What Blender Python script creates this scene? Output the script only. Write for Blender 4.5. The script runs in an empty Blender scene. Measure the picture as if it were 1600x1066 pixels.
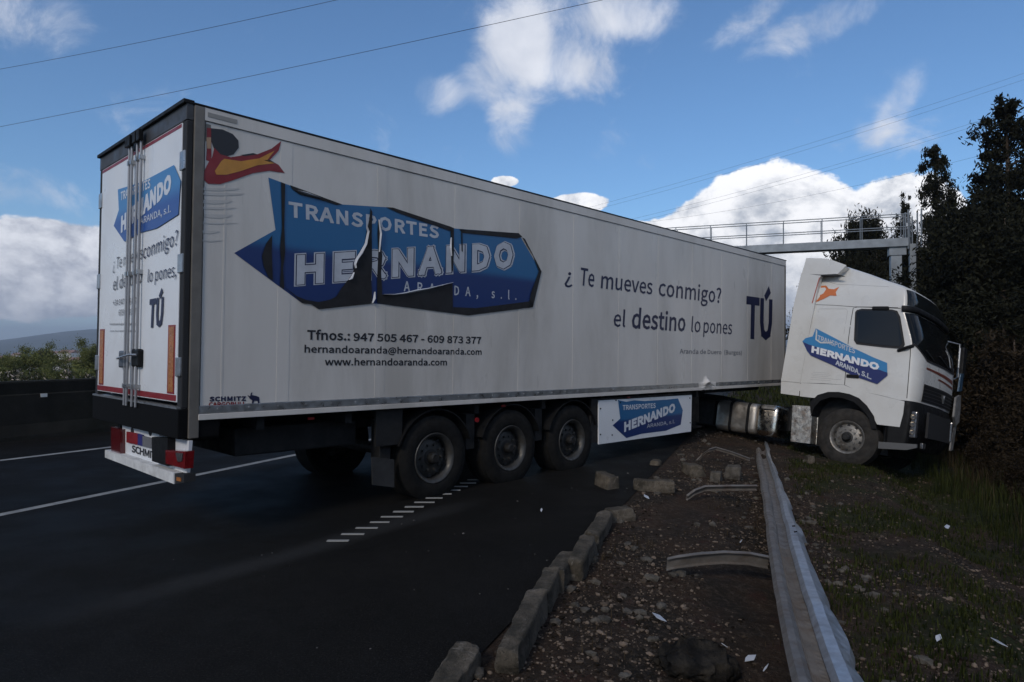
import bpy, bmesh, math, random, os
import numpy as np
from mathutils import Vector, Matrix, noise
R = math.radians
SC = bpy.context.scene
COL = SC.collection
random.seed(7)
rng = np.random.default_rng(11)

# ------------------------------------------------------------------ camera
CAM_H, CAM_F, CAM_P = 1.80061, 1061.68, .00858
cd = bpy.data.cameras.new('camera'); cam = bpy.data.objects.new('camera', cd); COL.objects.link(cam)
cam.location = (0, 0, CAM_H); cam.rotation_euler = (R(90) + CAM_P, 0, 0)
cd.sensor_width = 36; cd.lens = CAM_F / 1600 * 36; cd.clip_start = .05; cd.clip_end = 20000
SC.camera = cam
SC.view_settings.view_transform = 'Standard'; SC.view_settings.look = 'None'
SC.view_settings.gamma = 1; SC.view_settings.exposure = EXPOSURE = 0.3
SC.view_settings.use_curve_mapping = False
SC.cycles.max_bounces = 5; SC.cycles.transparent_max_bounces = 6

# ------------------------------------------------------------------ light
SUN_AZ = math.atan2(-.45, -.89)      # compass style, x over y: the sun stands behind the camera, to the left
SUN_EL = R(33)
sl = bpy.data.lights.new('sun', 'SUN'); sl.energy = 1.2; sl.angle = R(12); sl.color = (1, .90, .78)
so = bpy.data.objects.new('sun', sl); COL.objects.link(so)
sd = Vector((math.sin(SUN_AZ) * math.cos(SUN_EL), math.cos(SUN_AZ) * math.cos(SUN_EL), math.sin(SUN_EL)))
so.rotation_euler = sd.to_track_quat('Z', 'Y').to_euler()

W = bpy.data.worlds.new('World'); SC.world = W; W.use_nodes = True
wt = W.node_tree; wt.nodes.clear()
class NT:
    """small helper for writing node graphs as expressions"""
    def __init__(s, t): s.t = t
    def n(s, typ, **k):
        nd = s.t.nodes.new(typ)
        for a, b in k.items(): setattr(nd, a, b)
        return nd
    def put(s, sock, v):
        if isinstance(v, bpy.types.NodeSocket): s.t.links.new(v, sock)
        elif v is not None: sock.default_value = v
    def m(s, op, a, b=None, c=None, clamp=False):
        nd = s.n('ShaderNodeMath', operation=op, use_clamp=clamp)
        for i, v in enumerate((a, b, c)):
            if v is not None: s.put(nd.inputs[i], v)
        return nd.outputs[0]
    def mix(s, f, a, b, typ='RGBA', blend='MIX'):
        nd = s.n('ShaderNodeMix', data_type=typ)
        if typ == 'RGBA': nd.blend_type = blend
        ins = [i for i in nd.inputs if i.enabled and i.type == typ or i.name == 'Factor' and i.enabled]
        s.put(nd.inputs[0], f)
        A, B = (nd.inputs[6], nd.inputs[7]) if typ == 'RGBA' else (nd.inputs[2], nd.inputs[3])
        s.put(A, a); s.put(B, b)
        return nd.outputs[2] if typ == 'RGBA' else nd.outputs[0]
    def noise(s, vec, scale, detail=4, rough=.55, dist=0):
        nd = s.n('ShaderNodeTexNoise'); s.put(nd.inputs['Vector'], vec)
        nd.inputs['Scale'].default_value = scale; nd.inputs['Detail'].default_value = detail
        nd.inputs['Roughness'].default_value = rough; nd.inputs['Distortion'].default_value = dist
        return nd.outputs['Fac']
    def ramp(s, f, lo, hi, a=0., b=1.):
        nd = s.n('ShaderNodeMapRange'); nd.interpolation_type = 'SMOOTHSTEP'
        s.put(nd.inputs[0], f)
        for i, v in enumerate((lo, hi, a, b)): s.put(nd.inputs[i + 1], v)
        return nd.outputs[0]
n = NT(wt)
out = n.n('ShaderNodeOutputWorld'); bg = n.n('ShaderNodeBackground'); wt.links.new(bg.outputs[0], out.inputs[0])
sky = n.n('ShaderNodeTexSky', sky_type='NISHITA'); sky.sun_disc = False
sky.sun_elevation = SUN_EL; sky.sun_rotation = SUN_AZ
sky.altitude = 200; sky.air_density = 1.0; sky.dust_density = .35; sky.ozone_density = 2.0
SKY_STRENGTH = .085
bg.inputs[1].default_value = SKY_STRENGTH
tc = n.n('ShaderNodeTexCoord').outputs['Generated']
sp = n.n('ShaderNodeSeparateXYZ'); wt.links.new(tc, sp.inputs[0])
az = n.m('ARCTAN2', sp.outputs[0], sp.outputs[1]); el = n.m('ARCSINE', sp.outputs[2])
def sky_dir(px, py):          # where in the sky a cloud stands: azimuth and elevation
    a = math.atan((px - 800) / CAM_F); e = math.atan((542 - py) / CAM_F * math.cos(a)); return a, e
cmb = n.n('ShaderNodeCombineXYZ'); wt.links.new(az, cmb.inputs[0]); wt.links.new(n.m('MULTIPLY', el, 1.25), cmb.inputs[1])
P = cmb.outputs[0]
def blob(px, py, rx, ry, amt, tilt=0, edge=1.0):
    a, e = sky_dir(px, py)
    da = n.m('SUBTRACT', az, a); de = n.m('SUBTRACT', el, e)
    c, s_ = math.cos(tilt), math.sin(tilt)
    u = n.m('DIVIDE', n.m('ADD', n.m('MULTIPLY', da, c), n.m('MULTIPLY', de, s_)), rx / CAM_F)
    v = n.m('DIVIDE', n.m('SUBTRACT', n.m('MULTIPLY', de, c), n.m('MULTIPLY', da, s_)), ry / CAM_F)
    r2 = n.m('ADD', n.m('MULTIPLY', u, u), n.m('MULTIPLY', v, v))
    return n.m('MULTIPLY', n.m('EXPONENT', n.m('MULTIPLY', n.m('MULTIPLY', r2, r2), -edge)), amt)
def total(l):
    r = l[0]
    for x in l[1:]: r = n.m('ADD', r, x)
    return r
# dense heaped clouds
heap = total([blob(1190, 345, 105, 85, 1), blob(1120, 395, 120, 75, .8), blob(1270, 355, 62, 62, .85), blob(1420, 330, 62, 55, .95), blob(1350, 430, 230, 75, 1),
              blob(1560, 440, 200, 80, .9), blob(1060, 480, 170, 75, .9), blob(1250, 480, 300, 55, 1),
              blob(900, 318, 55, 17, 1), blob(1000, 372, 66, 26, .8), blob(788, 283, 24, 10, .9)])
heapl = total([blob(120, 408, 105, 55, 1), blob(-10, 415, 130, 52, 1), blob(70, 445, 170, 45, .8), blob(-330, 430, 200, 55, .8)])
soft = total([blob(800, 20, 55, 45, 1), blob(795, 110, 75, 70, 1), blob(880, 60, 110, 75, .95), blob(990, 15, 75, 38, .95), blob(680, 145, 46, 30, .75),
              blob(800, 200, 40, 42, .65), blob(920, 130, 50, 42, .5),
              blob(1290, 35, 110, 26, .75, .22), blob(1180, 20, 80, 20, .6, .5), blob(1410, 155, 22, 50, .6, -.5), blob(1360, 190, 26, 40, .45), blob(1390, 215, 80, 26, .42), blob(1480, 185, 60, 26, .3),
              blob(45, 22, 80, 44, .75), blob(35, 293, 85, 28, .85), blob(1290, 240, 40, 20, .3), blob(320, 180, 200, 30, .12)])
nz1 = n.noise(P, 7.5, 8, .62, .15); nz2 = n.noise(P, 26, 6, .6)
nzm = n.m('ADD', n.m('MULTIPLY', nz1, .75), n.m('MULTIPLY', nz2, .25))
front = n.ramp(n.m('COSINE', az), .35, .75)                 # beyond the named clouds the sky goes on with scattered ones
other = n.m('MULTIPLY', n.m('SUBTRACT', 1, front), n.ramp(n.noise(P, 2.2, 3), .36, .56, 0, 1.1))
hd = n.ramp(n.m('ADD', heap, n.m('MULTIPLY', n.m('MULTIPLY', n.m('SUBTRACT', nzm, .5), 2.4), n.ramp(heap, .02, .3))), .36, .54)
hdl = n.ramp(n.m('ADD', heapl, n.m('MULTIPLY', n.m('MULTIPLY', n.m('SUBTRACT', nzm, .5), 2.2), n.ramp(heapl, .02, .3))), .34, .56)
sdn = n.ramp(n.m('ADD', n.m('ADD', soft, other), n.m('MULTIPLY', n.m('SUBTRACT', n.noise(P, 9, 9, .68, .6), .5), 3.0)), .22, 1.75, 0, .95)
off = n.n('ShaderNodeVectorMath', operation='ADD'); wt.links.new(P, off.inputs[0]); off.inputs[1].default_value = (-.02, .022, 0)
nz1b = n.noise(off.outputs[0], 7.5, 8, .62, .15)
relief = n.m('MULTIPLY', n.m('SUBTRACT', nz1, nz1b), 1.0)
lit = n.ramp(n.m('ADD', n.m('ADD', relief, n.m('MULTIPLY', n.noise(P, 5, 4), .28)), n.m('MULTIPLY', el, .35)), .02, .28)
kk = 1 / SKY_STRENGTH
cloudcol = n.mix(lit, (.36 * kk, .40 * kk, .47 * kk, 1), (.98 * kk, .98 * kk, 1.0 * kk, 1))
softcol = n.mix(n.ramp(n.noise(P, 6, 5), .3, .7), (.50 * kk, .54 * kk, .63 * kk, 1), (.74 * kk, .76 * kk, .82 * kk, 1))
# pale band low in the sky
low = n.ramp(el, .0, .20, .62, 0.)
tint = n.mix(1.0, sky.outputs[0], (.78, 1.05, 1.27, 1), blend='MULTIPLY')
c0 = n.mix(low, tint, (.40 * kk, .52 * kk, .67 * kk, 1))
c1 = n.mix(sdn, c0, softcol)
c2 = n.mix(hd, c1, cloudcol)
grey = n.mix(lit, (.32 * kk, .35 * kk, .43 * kk, 1), (.76 * kk, .78 * kk, .84 * kk, 1))
c2 = n.mix(hdl, c2, grey)
# under the horizon the world is simply dark ground
c3 = n.mix(n.ramp(sp.outputs[2], -.02, -.002), (.05 * kk, .055 * kk, .05 * kk, 1), c2)
wt.links.new(c3, bg.inputs[0])

# ------------------------------------------------------------------ geometry of the survey
def ray(px, py):
    cp, s_ = math.cos(CAM_P), math.sin(CAM_P)
    return Vector((0, cp, s_)) + Vector((1, 0, 0)) * ((px - 800) / CAM_F) - Vector((0, -s_, cp)) * ((py - 533) / CAM_F)
CP = Vector((0, 0, CAM_H))
def ground(px, py, z=0.):
    d = ray(px, py); return CP + d * ((z - CAM_H) / d.z)
def at_depth(px, py, y):
    d = ray(px, py); return CP + d * (y / d.y)
class Frame:
    """local frame of a vehicle: x forward, y to its left, z up; origin at ground level on its right side"""
    def __init__(s, o, azim, pitch, roll=0.):
        s.M = Matrix.Translation(o) @ Matrix.Rotation(azim, 4, 'Z') @ Matrix.Rotation(-pitch, 4, 'Y') @ Matrix.Rotation(roll, 4, 'X'); s.I = s.M.inverted()
    def hit(s, px, py, axis, off):
        o = s.I @ CP; d = (s.I.to_3x3() @ ray(px, py)); return o + d * ((off - o[axis]) / d[axis])
    def side(s, px, py, off=0.): p = s.hit(px, py, 1, off); return (p.x, p.z)
    def back(s, px, py, off=0.): p = s.hit(px, py, 0, off); return (p.y, p.z)
TRL = Frame((-2.91999, 6.05473, 0), .80317, -.01607)
TRK = Frame((6.04, 12.4, -.37), R(-45.75), R(-2.37), R(-9.23))

# ------------------------------------------------------------------ materials
MATS = {}
def mat(name, col, rough=.6, metal=0., var=0., scale=5., dirt=None, dirt_amt=0., bump=0., bscale=40., spec=.5, stretch=(1, 1, 1), coat=0., emit=None):
    if name in MATS: return MATS[name]
    m = bpy.data.materials.new(name); m.use_nodes = True; k = NT(m.node_tree)
    b = m.node_tree.nodes['Principled BSDF']
    b.inputs['Roughness'].default_value = rough; b.inputs['Metallic'].default_value = metal
    b.inputs['Specular IOR Level'].default_value = spec; b.inputs['Coat Weight'].default_value = coat
    c = (*col, 1)
    tcn = k.n('ShaderNodeTexCoord'); mp = k.n('ShaderNodeMapping'); mp.inputs['Scale'].default_value = stretch
    m.node_tree.links.new(tcn.outputs['Object'], mp.inputs[0]); V = mp.outputs[0]
    base = c
    if var:
        f = k.noise(V, scale, 6, .6)
        lo = tuple(x * (1 - var) for x in col) + (1,); hi = tuple(min(1, x * (1 + var)) for x in col) + (1,)
        base = k.mix(k.ramp(f, .3, .7), lo, hi)
        k.put(b.inputs['Roughness'], k.ramp(k.noise(V, scale * 1.7, 4), .3, .7, max(.02, rough - .12), min(1, rough + .12)))
    if dirt:
        f = k.m('MULTIPLY', k.ramp(k.noise(V, scale * .6, 8, .7, .3), .42, .72), dirt_amt)
        base = k.mix(f, base, (*dirt, 1))
    k.put(b.inputs['Base Color'], base)
    if bump:
        bn = k.n('ShaderNodeBump'); bn.inputs['Strength'].default_value = bump; bn.inputs['Distance'].default_value = .02
        k.put(bn.inputs['Height'], k.noise(V, bscale, 6, .65)); m.node_tree.links.new(bn.outputs[0], b.inputs['Normal'])
    MATS[name] = m; return m
panel_white = mat('trailer_panel_white', (.62, .585, .54), .38, var=.04, scale=1.2, dirt=(.32, .29, .245), dirt_amt=.5, bump=.10, bscale=2, stretch=(1, 1, .25))
cab_white = mat('cab_paint_white', (.60, .59, .56), .34, var=.03, scale=1.5, dirt=(.38, .34, .28), dirt_amt=.3, coat=.08)
door_white = mat('door_panel_white', (.70, .72, .74), .35, var=.03, scale=1.0, dirt=(.4, .38, .35), dirt_amt=.3)
alu = mat('brushed_aluminium', (.42, .43, .44), .38, .85, var=.12, scale=8, dirt=(.18, .16, .14), dirt_amt=.5)
steelgrey = mat('dirty_stainless_post', (.17, .155, .135), .55, .3, var=.12, scale=5)
black_pl = mat('black_plastic', (.007, .007, .0075), .6, var=.2, scale=7, spec=.2)
black_rub = mat('black_rubber_seal', (.012, .012, .013), .75)
tyre_m = mat('shaded_tyre_rubber', (.008, .0078, .0075), .85, var=.3, scale=9, dirt=(.022, .019, .015), dirt_amt=.4, bump=.4, bscale=30, spec=.2)  # shade under the trailer is put into the rubber's colour
truck_tyre_m = mat('dusty_lit_front_tyre', (.026, .024, .022), .85, var=.3, scale=9, dirt=(.06, .05, .04), dirt_amt=.5, bump=.4, bscale=30, spec=.2)  # lighter copy of the rubber, for the tyre clear of the trailer's shade
rim_m = mat('steel_rim_grey', (.055, .055, .053), .5, .4, var=.25, scale=14, dirt=(.05, .04, .03), dirt_amt=.7)  # steel darkened as well to carry the shade under the trailer
rim_al = mat('dull_alloy_rim', (.20, .19, .175), .5, .6, var=.25, scale=14, dirt=(.09, .07, .05), dirt_amt=.7)
hub_m = mat('greasy_hub', (.018, .017, .016), .6, .3, var=.3, scale=20)
chassis_m = mat('chassis_dark_steel', (.008, .008, .0085), .7, .1, var=.3, scale=6)
galv = mat('galvanised_steel', (.44, .46, .49), .42, .75, var=.15, scale=9, dirt=(.17, .12, .085), dirt_amt=.35, bump=.08, bscale=12)
galv_mud = mat('muddy_galvanised_steel', (.16, .145, .13), .62, .35, var=.2, scale=9, dirt=(.12, .085, .06), dirt_amt=.75, bump=.1, bscale=18)
chrome = mat('polished_metal', (.62, .55, .46), .2, 1., var=.08, scale=5, bump=.35, bscale=5)
tank_m = mat('aluminium_tank', (.40, .37, .33), .4, .8, var=.15, scale=4, dirt=(.16, .12, .09), dirt_amt=.55, bump=.3, bscale=4)
navy = mat('navy_print', (.012, .014, .05), .45)
blackprint = mat('black_print', (.014, .014, .018), .45)
whiteprint = mat('white_print', (.46, .48, .52), .45, var=.12, scale=4)
greyprint = mat('grey_print', (.14, .14, .15), .5)
redprint = mat('red_print', (.21, .010, .014), .4, var=.1)
yellowprint = mat('yellow_print', (.52, .23, .03), .4, var=.15)
orange_ref = mat('orange_reflector', (.34, .125, .032), .35, var=.2, scale=25)
red_lamp = mat('red_lamp_lens', (.15, .006, .008), .15, coat=.5, var=.25, scale=30)
lamp_clear = mat('clear_lamp_glass', (.10, .10, .105), .08, .4, var=.3, scale=40)
torn_m = mat('torn_black_backing', (.008, .007, .008), .7, var=.3, scale=4)
glass_m = mat('dark_window_glass', (.009, .011, .012), .08, 0, spec=.35)
screen_m = mat('dark_windscreen_glass', (.006, .007, .008), .05, 0, spec=.22)
conc = mat('weathered_kerb_concrete', (.085, .072, .058), .9, var=.3, scale=5, dirt=(.03, .034, .02), dirt_amt=.8, bump=.9, bscale=22, spec=.2)
conc_dark = mat('shaded_barrier_concrete', (.020, .019, .016), .95, var=.3, scale=1.5, dirt=(.009, .010, .007), dirt_amt=.7, bump=.4, bscale=14, spec=.15)  # shade on the barrier is put into the base colour; stains vary over it
gantry_m = mat('gantry_galvanised_grey', (.24, .265, .29), .55, .35, var=.12, scale=3)
bark_m = mat('grey_brown_bark', (.09, .07, .055), .95, var=.3, scale=4, spec=.1)
wire_m = mat('power_wire_dark', (.035, .045, .07), .7)
line_m = mat('white_road_paint', (.27, .265, .25), .75, var=.15, scale=6, dirt=(.10, .10, .10), dirt_amt=.6, spec=.2)
shard_m = mat('white_plastic_shard', (.42, .44, .48), .4, var=.1)
km = conc.node_tree; kq = NT(km); kb_ = km.nodes['Principled BSDF']; kt = kq.n('ShaderNodeTexCoord').outputs['Object']
kc = kq.mix(kq.ramp(kq.noise(kt, 4, 8, .7), .35, .65), (.040, .035, .026, 1), (.135, .112, .086, 1))
kc = kq.mix(kq.ramp(kq.noise(kt, 11, 8, .8, .5), .54, .66, 0, .8), kc, (.20, .175, .145, 1))
kc = kq.mix(kq.ramp(kq.noise(kt, 55, 4, .8), .54, .68, 0, .8), kc, (.018, .017, .014, 1)); kq.put(kb_.inputs['Base Color'], kc)
kbn = kq.n('ShaderNodeBump'); kbn.inputs['Strength'].default_value = 1; kbn.inputs['Distance'].default_value = .02
kq.put(kbn.inputs['Height'], kq.m('ADD', kq.noise(kt, 24, 8, .75), kq.m('MULTIPLY', kq.noise(kt, 90, 4, .8), .35))); km.links.new(kbn.outputs[0], kb_.inputs['Normal'])
rubble_m = mat('grey_rubble', (.085, .075, .062), .95, var=.4, scale=12, bump=.8, bscale=30, spec=.15)
def leaf(name, a, b, sc=3., lo=.2, hi=.85):
    m = bpy.data.materials.new(name); m.use_nodes = True; k = NT(m.node_tree); bs = m.node_tree.nodes['Principled BSDF']
    g = k.n('ShaderNodeNewGeometry'); t = k.n('ShaderNodeTexCoord')
    f = k.m('ADD', k.m('MULTIPLY', g.outputs['Random Per Island'], .6), k.m('MULTIPLY', k.noise(t.outputs['Object'], sc, 3), .5))
    k.put(bs.inputs['Base Color'], k.mix(k.ramp(f, lo, hi), (*a, 1), (*b, 1)))
    bs.inputs['Roughness'].default_value = .8; bs.inputs['Specular IOR Level'].default_value = .05
    MATS[name] = m; return m
leaf_dark = leaf('dark_eucalyptus_leaves', (.005, .0055, .0035), (.024, .024, .014), 1.1)
leaf_brown = leaf('brown_dry_bracken', (.010, .008, .005), (.040, .029, .018))
leaf_green = leaf('bush_green_leaves', (.05, .06, .02), (.19, .20, .07))
leaf_flower = leaf('pale_blossom_bush', (.045, .05, .022), (.40, .34, .29), 3., .68, .78)
grass_m = leaf('verge_grass_blades', (.009, .013, .004), (.036, .042, .012), .8)
grass_dry = leaf('dry_grass_blades', (.02, .014, .008), (.065, .048, .028), .8)
gravel_m = leaf('gravel_stones', (.014, .011, .008), (.19, .145, .11), 2., .3, 1.)

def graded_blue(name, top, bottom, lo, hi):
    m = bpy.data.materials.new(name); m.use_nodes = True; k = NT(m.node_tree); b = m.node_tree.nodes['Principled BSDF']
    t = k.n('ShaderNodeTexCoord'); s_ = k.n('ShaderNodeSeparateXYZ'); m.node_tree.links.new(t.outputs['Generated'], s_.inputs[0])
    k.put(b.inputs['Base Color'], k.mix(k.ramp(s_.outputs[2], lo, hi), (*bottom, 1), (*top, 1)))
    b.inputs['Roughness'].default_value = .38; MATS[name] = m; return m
blue_side = graded_blue('printed_blue_two_tone', (.016, .115, .27), (.007, .028, .13), .42, .52)
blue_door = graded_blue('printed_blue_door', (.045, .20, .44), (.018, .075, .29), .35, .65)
blue_cab = graded_blue('printed_blue_cab', (.05, .30, .58), (.012, .03, .16), .48, .54)

# ------------------------------------------------------------------ mesh helpers
class MB:
    def __init__(s): s.v = []; s.f = []
    def add(s, vs, fs):
        o = len(s.v); s.v += [tuple(v) for v in vs]; s.f += [tuple(i + o for i in f) for f in fs]; return s
    def box(s, a, b):
        (x0, y0, z0), (x1, y1, z1) = a, b
        return s.add([(x0, y0, z0), (x1, y0, z0), (x1, y1, z0), (x0, y1, z0), (x0, y0, z1), (x1, y0, z1), (x1, y1, z1), (x0, y1, z1)],
                     [(0, 3, 2, 1), (4, 5, 6, 7), (0, 1, 5, 4), (1, 2, 6, 5), (2, 3, 7, 6), (3, 0, 4, 7)])
    def tube(s, pts, r, k=8, r1=None, cap=True):
        pts = [Vector(p) for p in pts]; N = len(pts); rings = []
        for i, p in enumerate(pts):
            t = (pts[min(i + 1, N - 1)] - pts[max(i - 1, 0)]).normalized()
            a = t.cross(Vector((0, 0, 1)));
            if a.length < .1: a = t.cross(Vector((1, 0, 0)))
            a.normalize(); b = t.cross(a)
            rr = r if r1 is None else r + (r1 - r) * i / (N - 1)
            rings.append([p + a * math.cos(2 * math.pi * j / k) * rr + b * math.sin(2 * math.pi * j / k) * rr for j in range(k)])
        vs = [v for g in rings for v in g]; fs = []
        for i in range(N - 1):
            for j in range(k): fs.append((i * k + j, i * k + (j + 1) % k, (i + 1) * k + (j + 1) % k, (i + 1) * k + j))
        if cap: fs += [tuple(range(k))[::-1], tuple((N - 1) * k + j for j in range(k))]
        return s.add(vs, fs)
    def prism(s, poly, h0, h1, fn):
        """poly: 2D outline, fn(a, b, h) -> 3D"""
        k = len(poly); vs = [fn(a, b, h0) for a, b in poly] + [fn(a, b, h1) for a, b in poly]
        return s.add(vs, [tuple(range(k)), tuple(range(2 * k - 1, k - 1, -1))] + [(i, (i + 1) % k, (i + 1) % k + k, i + k) for i in range(k)])
    def lathe(s, prof, k=40):
        """profile (radius, y) around the y axis"""
        vs = [(r * math.cos(2 * math.pi * j / k), y, r * math.sin(2 * math.pi * j / k)) for r, y in prof for j in range(k)]; fs = []
        for i in range(len(prof) - 1):
            for j in range(k): fs.append((i * k + j, i * k + (j + 1) % k, (i + 1) * k + (j + 1) % k, (i + 1) * k + j))
        return s.add(vs, fs)
    def loft(s, rings, closed=True, caps=True):
        k = len(rings[0]); vs = [v for g in rings for v in g]; fs = []
        for i in range(len(rings) - 1):
            for j in range(k if closed else k - 1): fs.append((i * k + j, i * k + (j + 1) % k, (i + 1) * k + (j + 1) % k, (i + 1) * k + j))
        if caps and closed: fs += [tuple(range(k))[::-1], tuple((len(rings) - 1) * k + j for j in range(k))]
        return s.add(vs, fs)
    def build(s, name, m, parent=None, smooth=False, bevel=0., fix=True, stuff=False, flat=35):
        me = bpy.data.meshes.new(name); me.from_pydata(s.v, [], s.f)
        if fix or bevel:
            bm = bmesh.new(); bm.from_mesh(me)
            if bevel: bmesh.ops.bevel(bm, geom=bm.edges[:], offset=bevel, segments=2, affect='EDGES', profile=.6)
            bmesh.ops.recalc_face_normals(bm, faces=bm.faces); bm.to_mesh(me); bm.free()
        if smooth:
            me.shade_smooth()
            me.set_sharp_from_angle(angle=R(flat))
        if m: me.materials.append(m)
        o = bpy.data.objects.new(name, me); COL.objects.link(o)
        if parent: o.parent = parent
        if stuff: o['kind'] = 'stuff'
        return o
def box(name, a, b, m, parent, bevel=0.): return MB().box(a, b).build(name, m, parent, bevel=bevel)
def thing(name, label, cat, M=None, group=None):
    o = bpy.data.objects.new(name, None); COL.objects.link(o); o.empty_display_size = .2
    if M is not None: o.matrix_world = M if isinstance(M, Matrix) else Matrix.Translation(M)
    o['label'] = label; o['category'] = cat
    if group: o['group'] = group
    return o
def tag(o, label, cat, group=None):
    o['label'] = label; o['category'] = cat
    if group: o['group'] = group
    return o
def struct(o): o['kind'] = 'structure'; return o
def copy_tree(o, parent=None):
    c = o.copy(); COL.objects.link(c)
    if parent: c.parent = parent
    for ch in list(o.children): copy_tree(ch, c)
    return c

# lettering -------------------------------------------------------------
from mathutils.geometry import delaunay_2d_cdt
FONT = None
try:
    fp = os.path.join(bpy.utils.system_resource('DATAFILES'), 'fonts', 'Noto Sans CJK Regular.woff2')   # ships with Blender
    if os.path.exists(fp): FONT = bpy.data.fonts.load(fp)
except Exception: FONT = None
def text_mesh(txt, space=1.):
    c = bpy.data.curves.new('lettering', 'FONT'); c.body = txt; c.size = 1; c.resolution_u = 2; c.space_character = space
    if FONT: c.font = FONT
    o = bpy.data.objects.new('lettering', c); COL.objects.link(o)
    dg = bpy.context.evaluated_depsgraph_get(); dg.update()
    me = o.evaluated_get(dg).to_mesh(); V = [tuple(v.co) for v in me.vertices]; F = [tuple(p.vertices) for p in me.polygons]
    o.evaluated_get(dg).to_mesh_clear(); bpy.data.objects.remove(o); bpy.data.curves.remove(c)
    return V, F
CAPH = max(v[1] for v in text_mesh('H')[0])
def embolden(V, F, w):
    """widen flat letters by w on every side: union of the faces and a band along each outline edge"""
    cnt = {}
    for f in F:
        for a, b in zip(f, f[1:] + f[:1]): cnt[(min(a, b), max(a, b))] = cnt.get((min(a, b), max(a, b)), 0) + 1
    # split into letters so that each union stays small
    par = list(range(len(V)))
    def find(a):
        while par[a] != a: par[a] = par[par[a]]; a = par[a]
        return a
    for f in F:
        for a in f[1:]: par[find(a)] = find(f[0])
    groups = {}
    for f in F: groups.setdefault(find(f[0]), [[], []])[0].append(f)
    nb = {}
    for (a, b), k_ in cnt.items():
        if k_ == 1: groups[find(a)][1].append((a, b)); nb.setdefault(a, []).append(b); nb.setdefault(b, []).append(a)
    def ext(a, b):            # how far the band may run past corner b
        o_ = [x for x in nb[b] if x != a]
        if not o_: return w
        d1 = Vector((V[b][0] - V[a][0], V[b][1] - V[a][1])); d2 = Vector((V[o_[0]][0] - V[b][0], V[o_[0]][1] - V[b][1]))
        if d1.length < 1e-7 or d2.length < 1e-7: return 0
        an = abs(d1.angle(d2)); return w if an > .9 else w * .25
    OV, OF = [], []
    for fs, es in groups.values():
        vs, pf = [], []
        idx = {}
        for f in fs:
            q = []
            for a in f:
                if a not in idx: idx[a] = len(vs); vs.append(Vector((V[a][0], V[a][1])))
                q.append(idx[a])
            pf.append(q)
        for a, b in es:
            A = Vector(V[a][:2]); B = Vector(V[b][:2]); d = B - A
            if d.length < 1e-7: continue
            d.normalize(); nn = Vector((-d.y, d.x)) * w; A2 = A - d * ext(b, a); B2 = B + d * ext(a, b); o_ = len(vs)
            vs += [A2 - nn, B2 - nn, B2 + nn, A2 + nn]; pf.append([o_, o_ + 1, o_ + 2, o_ + 3])
        r_ = delaunay_2d_cdt(vs, [], pf, 0, 1e-6, False)
        ov, of = r_[0], r_[2]; o_ = len(OV); OV += [(v.x, v.y, 0) for v in ov]
        C_ = np.array([[sum(ov[i].x for i in f) / len(f), sum(ov[i].y for i in f) / len(f)] for f in of]); ins = np.zeros(len(of), bool)
        for q in pf:                                   # keep the triangles whose middle lies in a face or a band
            Q = np.array([[vs[i].x, vs[i].y] for i in q]); E_ = np.roll(Q, -1, 0) - Q
            if abs(np.sum(Q[:, 0] * np.roll(Q[:, 1], -1) - np.roll(Q[:, 0], -1) * Q[:, 1])) < 1e-10: continue
            cr = E_[None, :, 0] * (C_[:, None, 1] - Q[None, :, 1]) - E_[None, :, 1] * (C_[:, None, 0] - Q[None, :, 0])
            ins |= (cr >= 0).all(1) | (cr <= 0).all(1)
        OF += [tuple(i + o_ for i in f) for f, g in zip(of, ins) if g]
    return OV, OF
class Plane:
    def __init__(s, frame, kind, off): s.fr, s.kind, s.off = frame, kind, off
    def uv(s, p): return s.fr.side(p[0], p[1], s.off) if s.kind == 'side' else s.fr.back(p[0], p[1], s.off)
    def to3(s, a, b, lift): return (a, s.off - lift, b) if s.kind == 'side' else (s.off - lift, a, b)
def lettering(pl, txt, L, Rr, top, m, parent, lift=.003, bold=0., slant=0., space=1., name='lettering', grow=0.):
    """bold: extra half width of the strokes, as a share of the capital height"""
    V, F = text_mesh(txt, space)
    x0 = min(v[0] for v in V); x1 = max(v[0] for v in V)
    A, B, T = pl.uv(L), pl.uv(Rr), pl.uv(top); h = T[1] - A[1]; sgn = 1 if B[0] > A[0] else -1
    wid = abs(B[0] - A[0]) - 0; W_ = bold * h
    V = [((v[0] - x0) / (x1 - x0) * (wid - 2 * W_) + W_, v[1] / CAPH * (h - 2 * W_) + W_, 0) for v in V]
    if bold: V, F = embolden(V, F, W_)
    vs = []
    for x, y, z in V:
        y *= 1 + grow * x / wid
        vs.append(pl.to3(A[0] + sgn * x + sgn * slant * y, A[1] + (B[1] - A[1]) * x / wid + y, lift))
    return MB().add(vs, F).build(name, m, parent, fix=False)
def decal(pl, pts, m, parent, name, lift=.002, conv=None):
    uv = [pl.uv(conv(*p) if conv else p) for p in pts]
    return MB().add([pl.to3(a, b, lift) for a, b in uv], [tuple(range(len(uv)))]).build(name, m, parent, fix=False)

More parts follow.
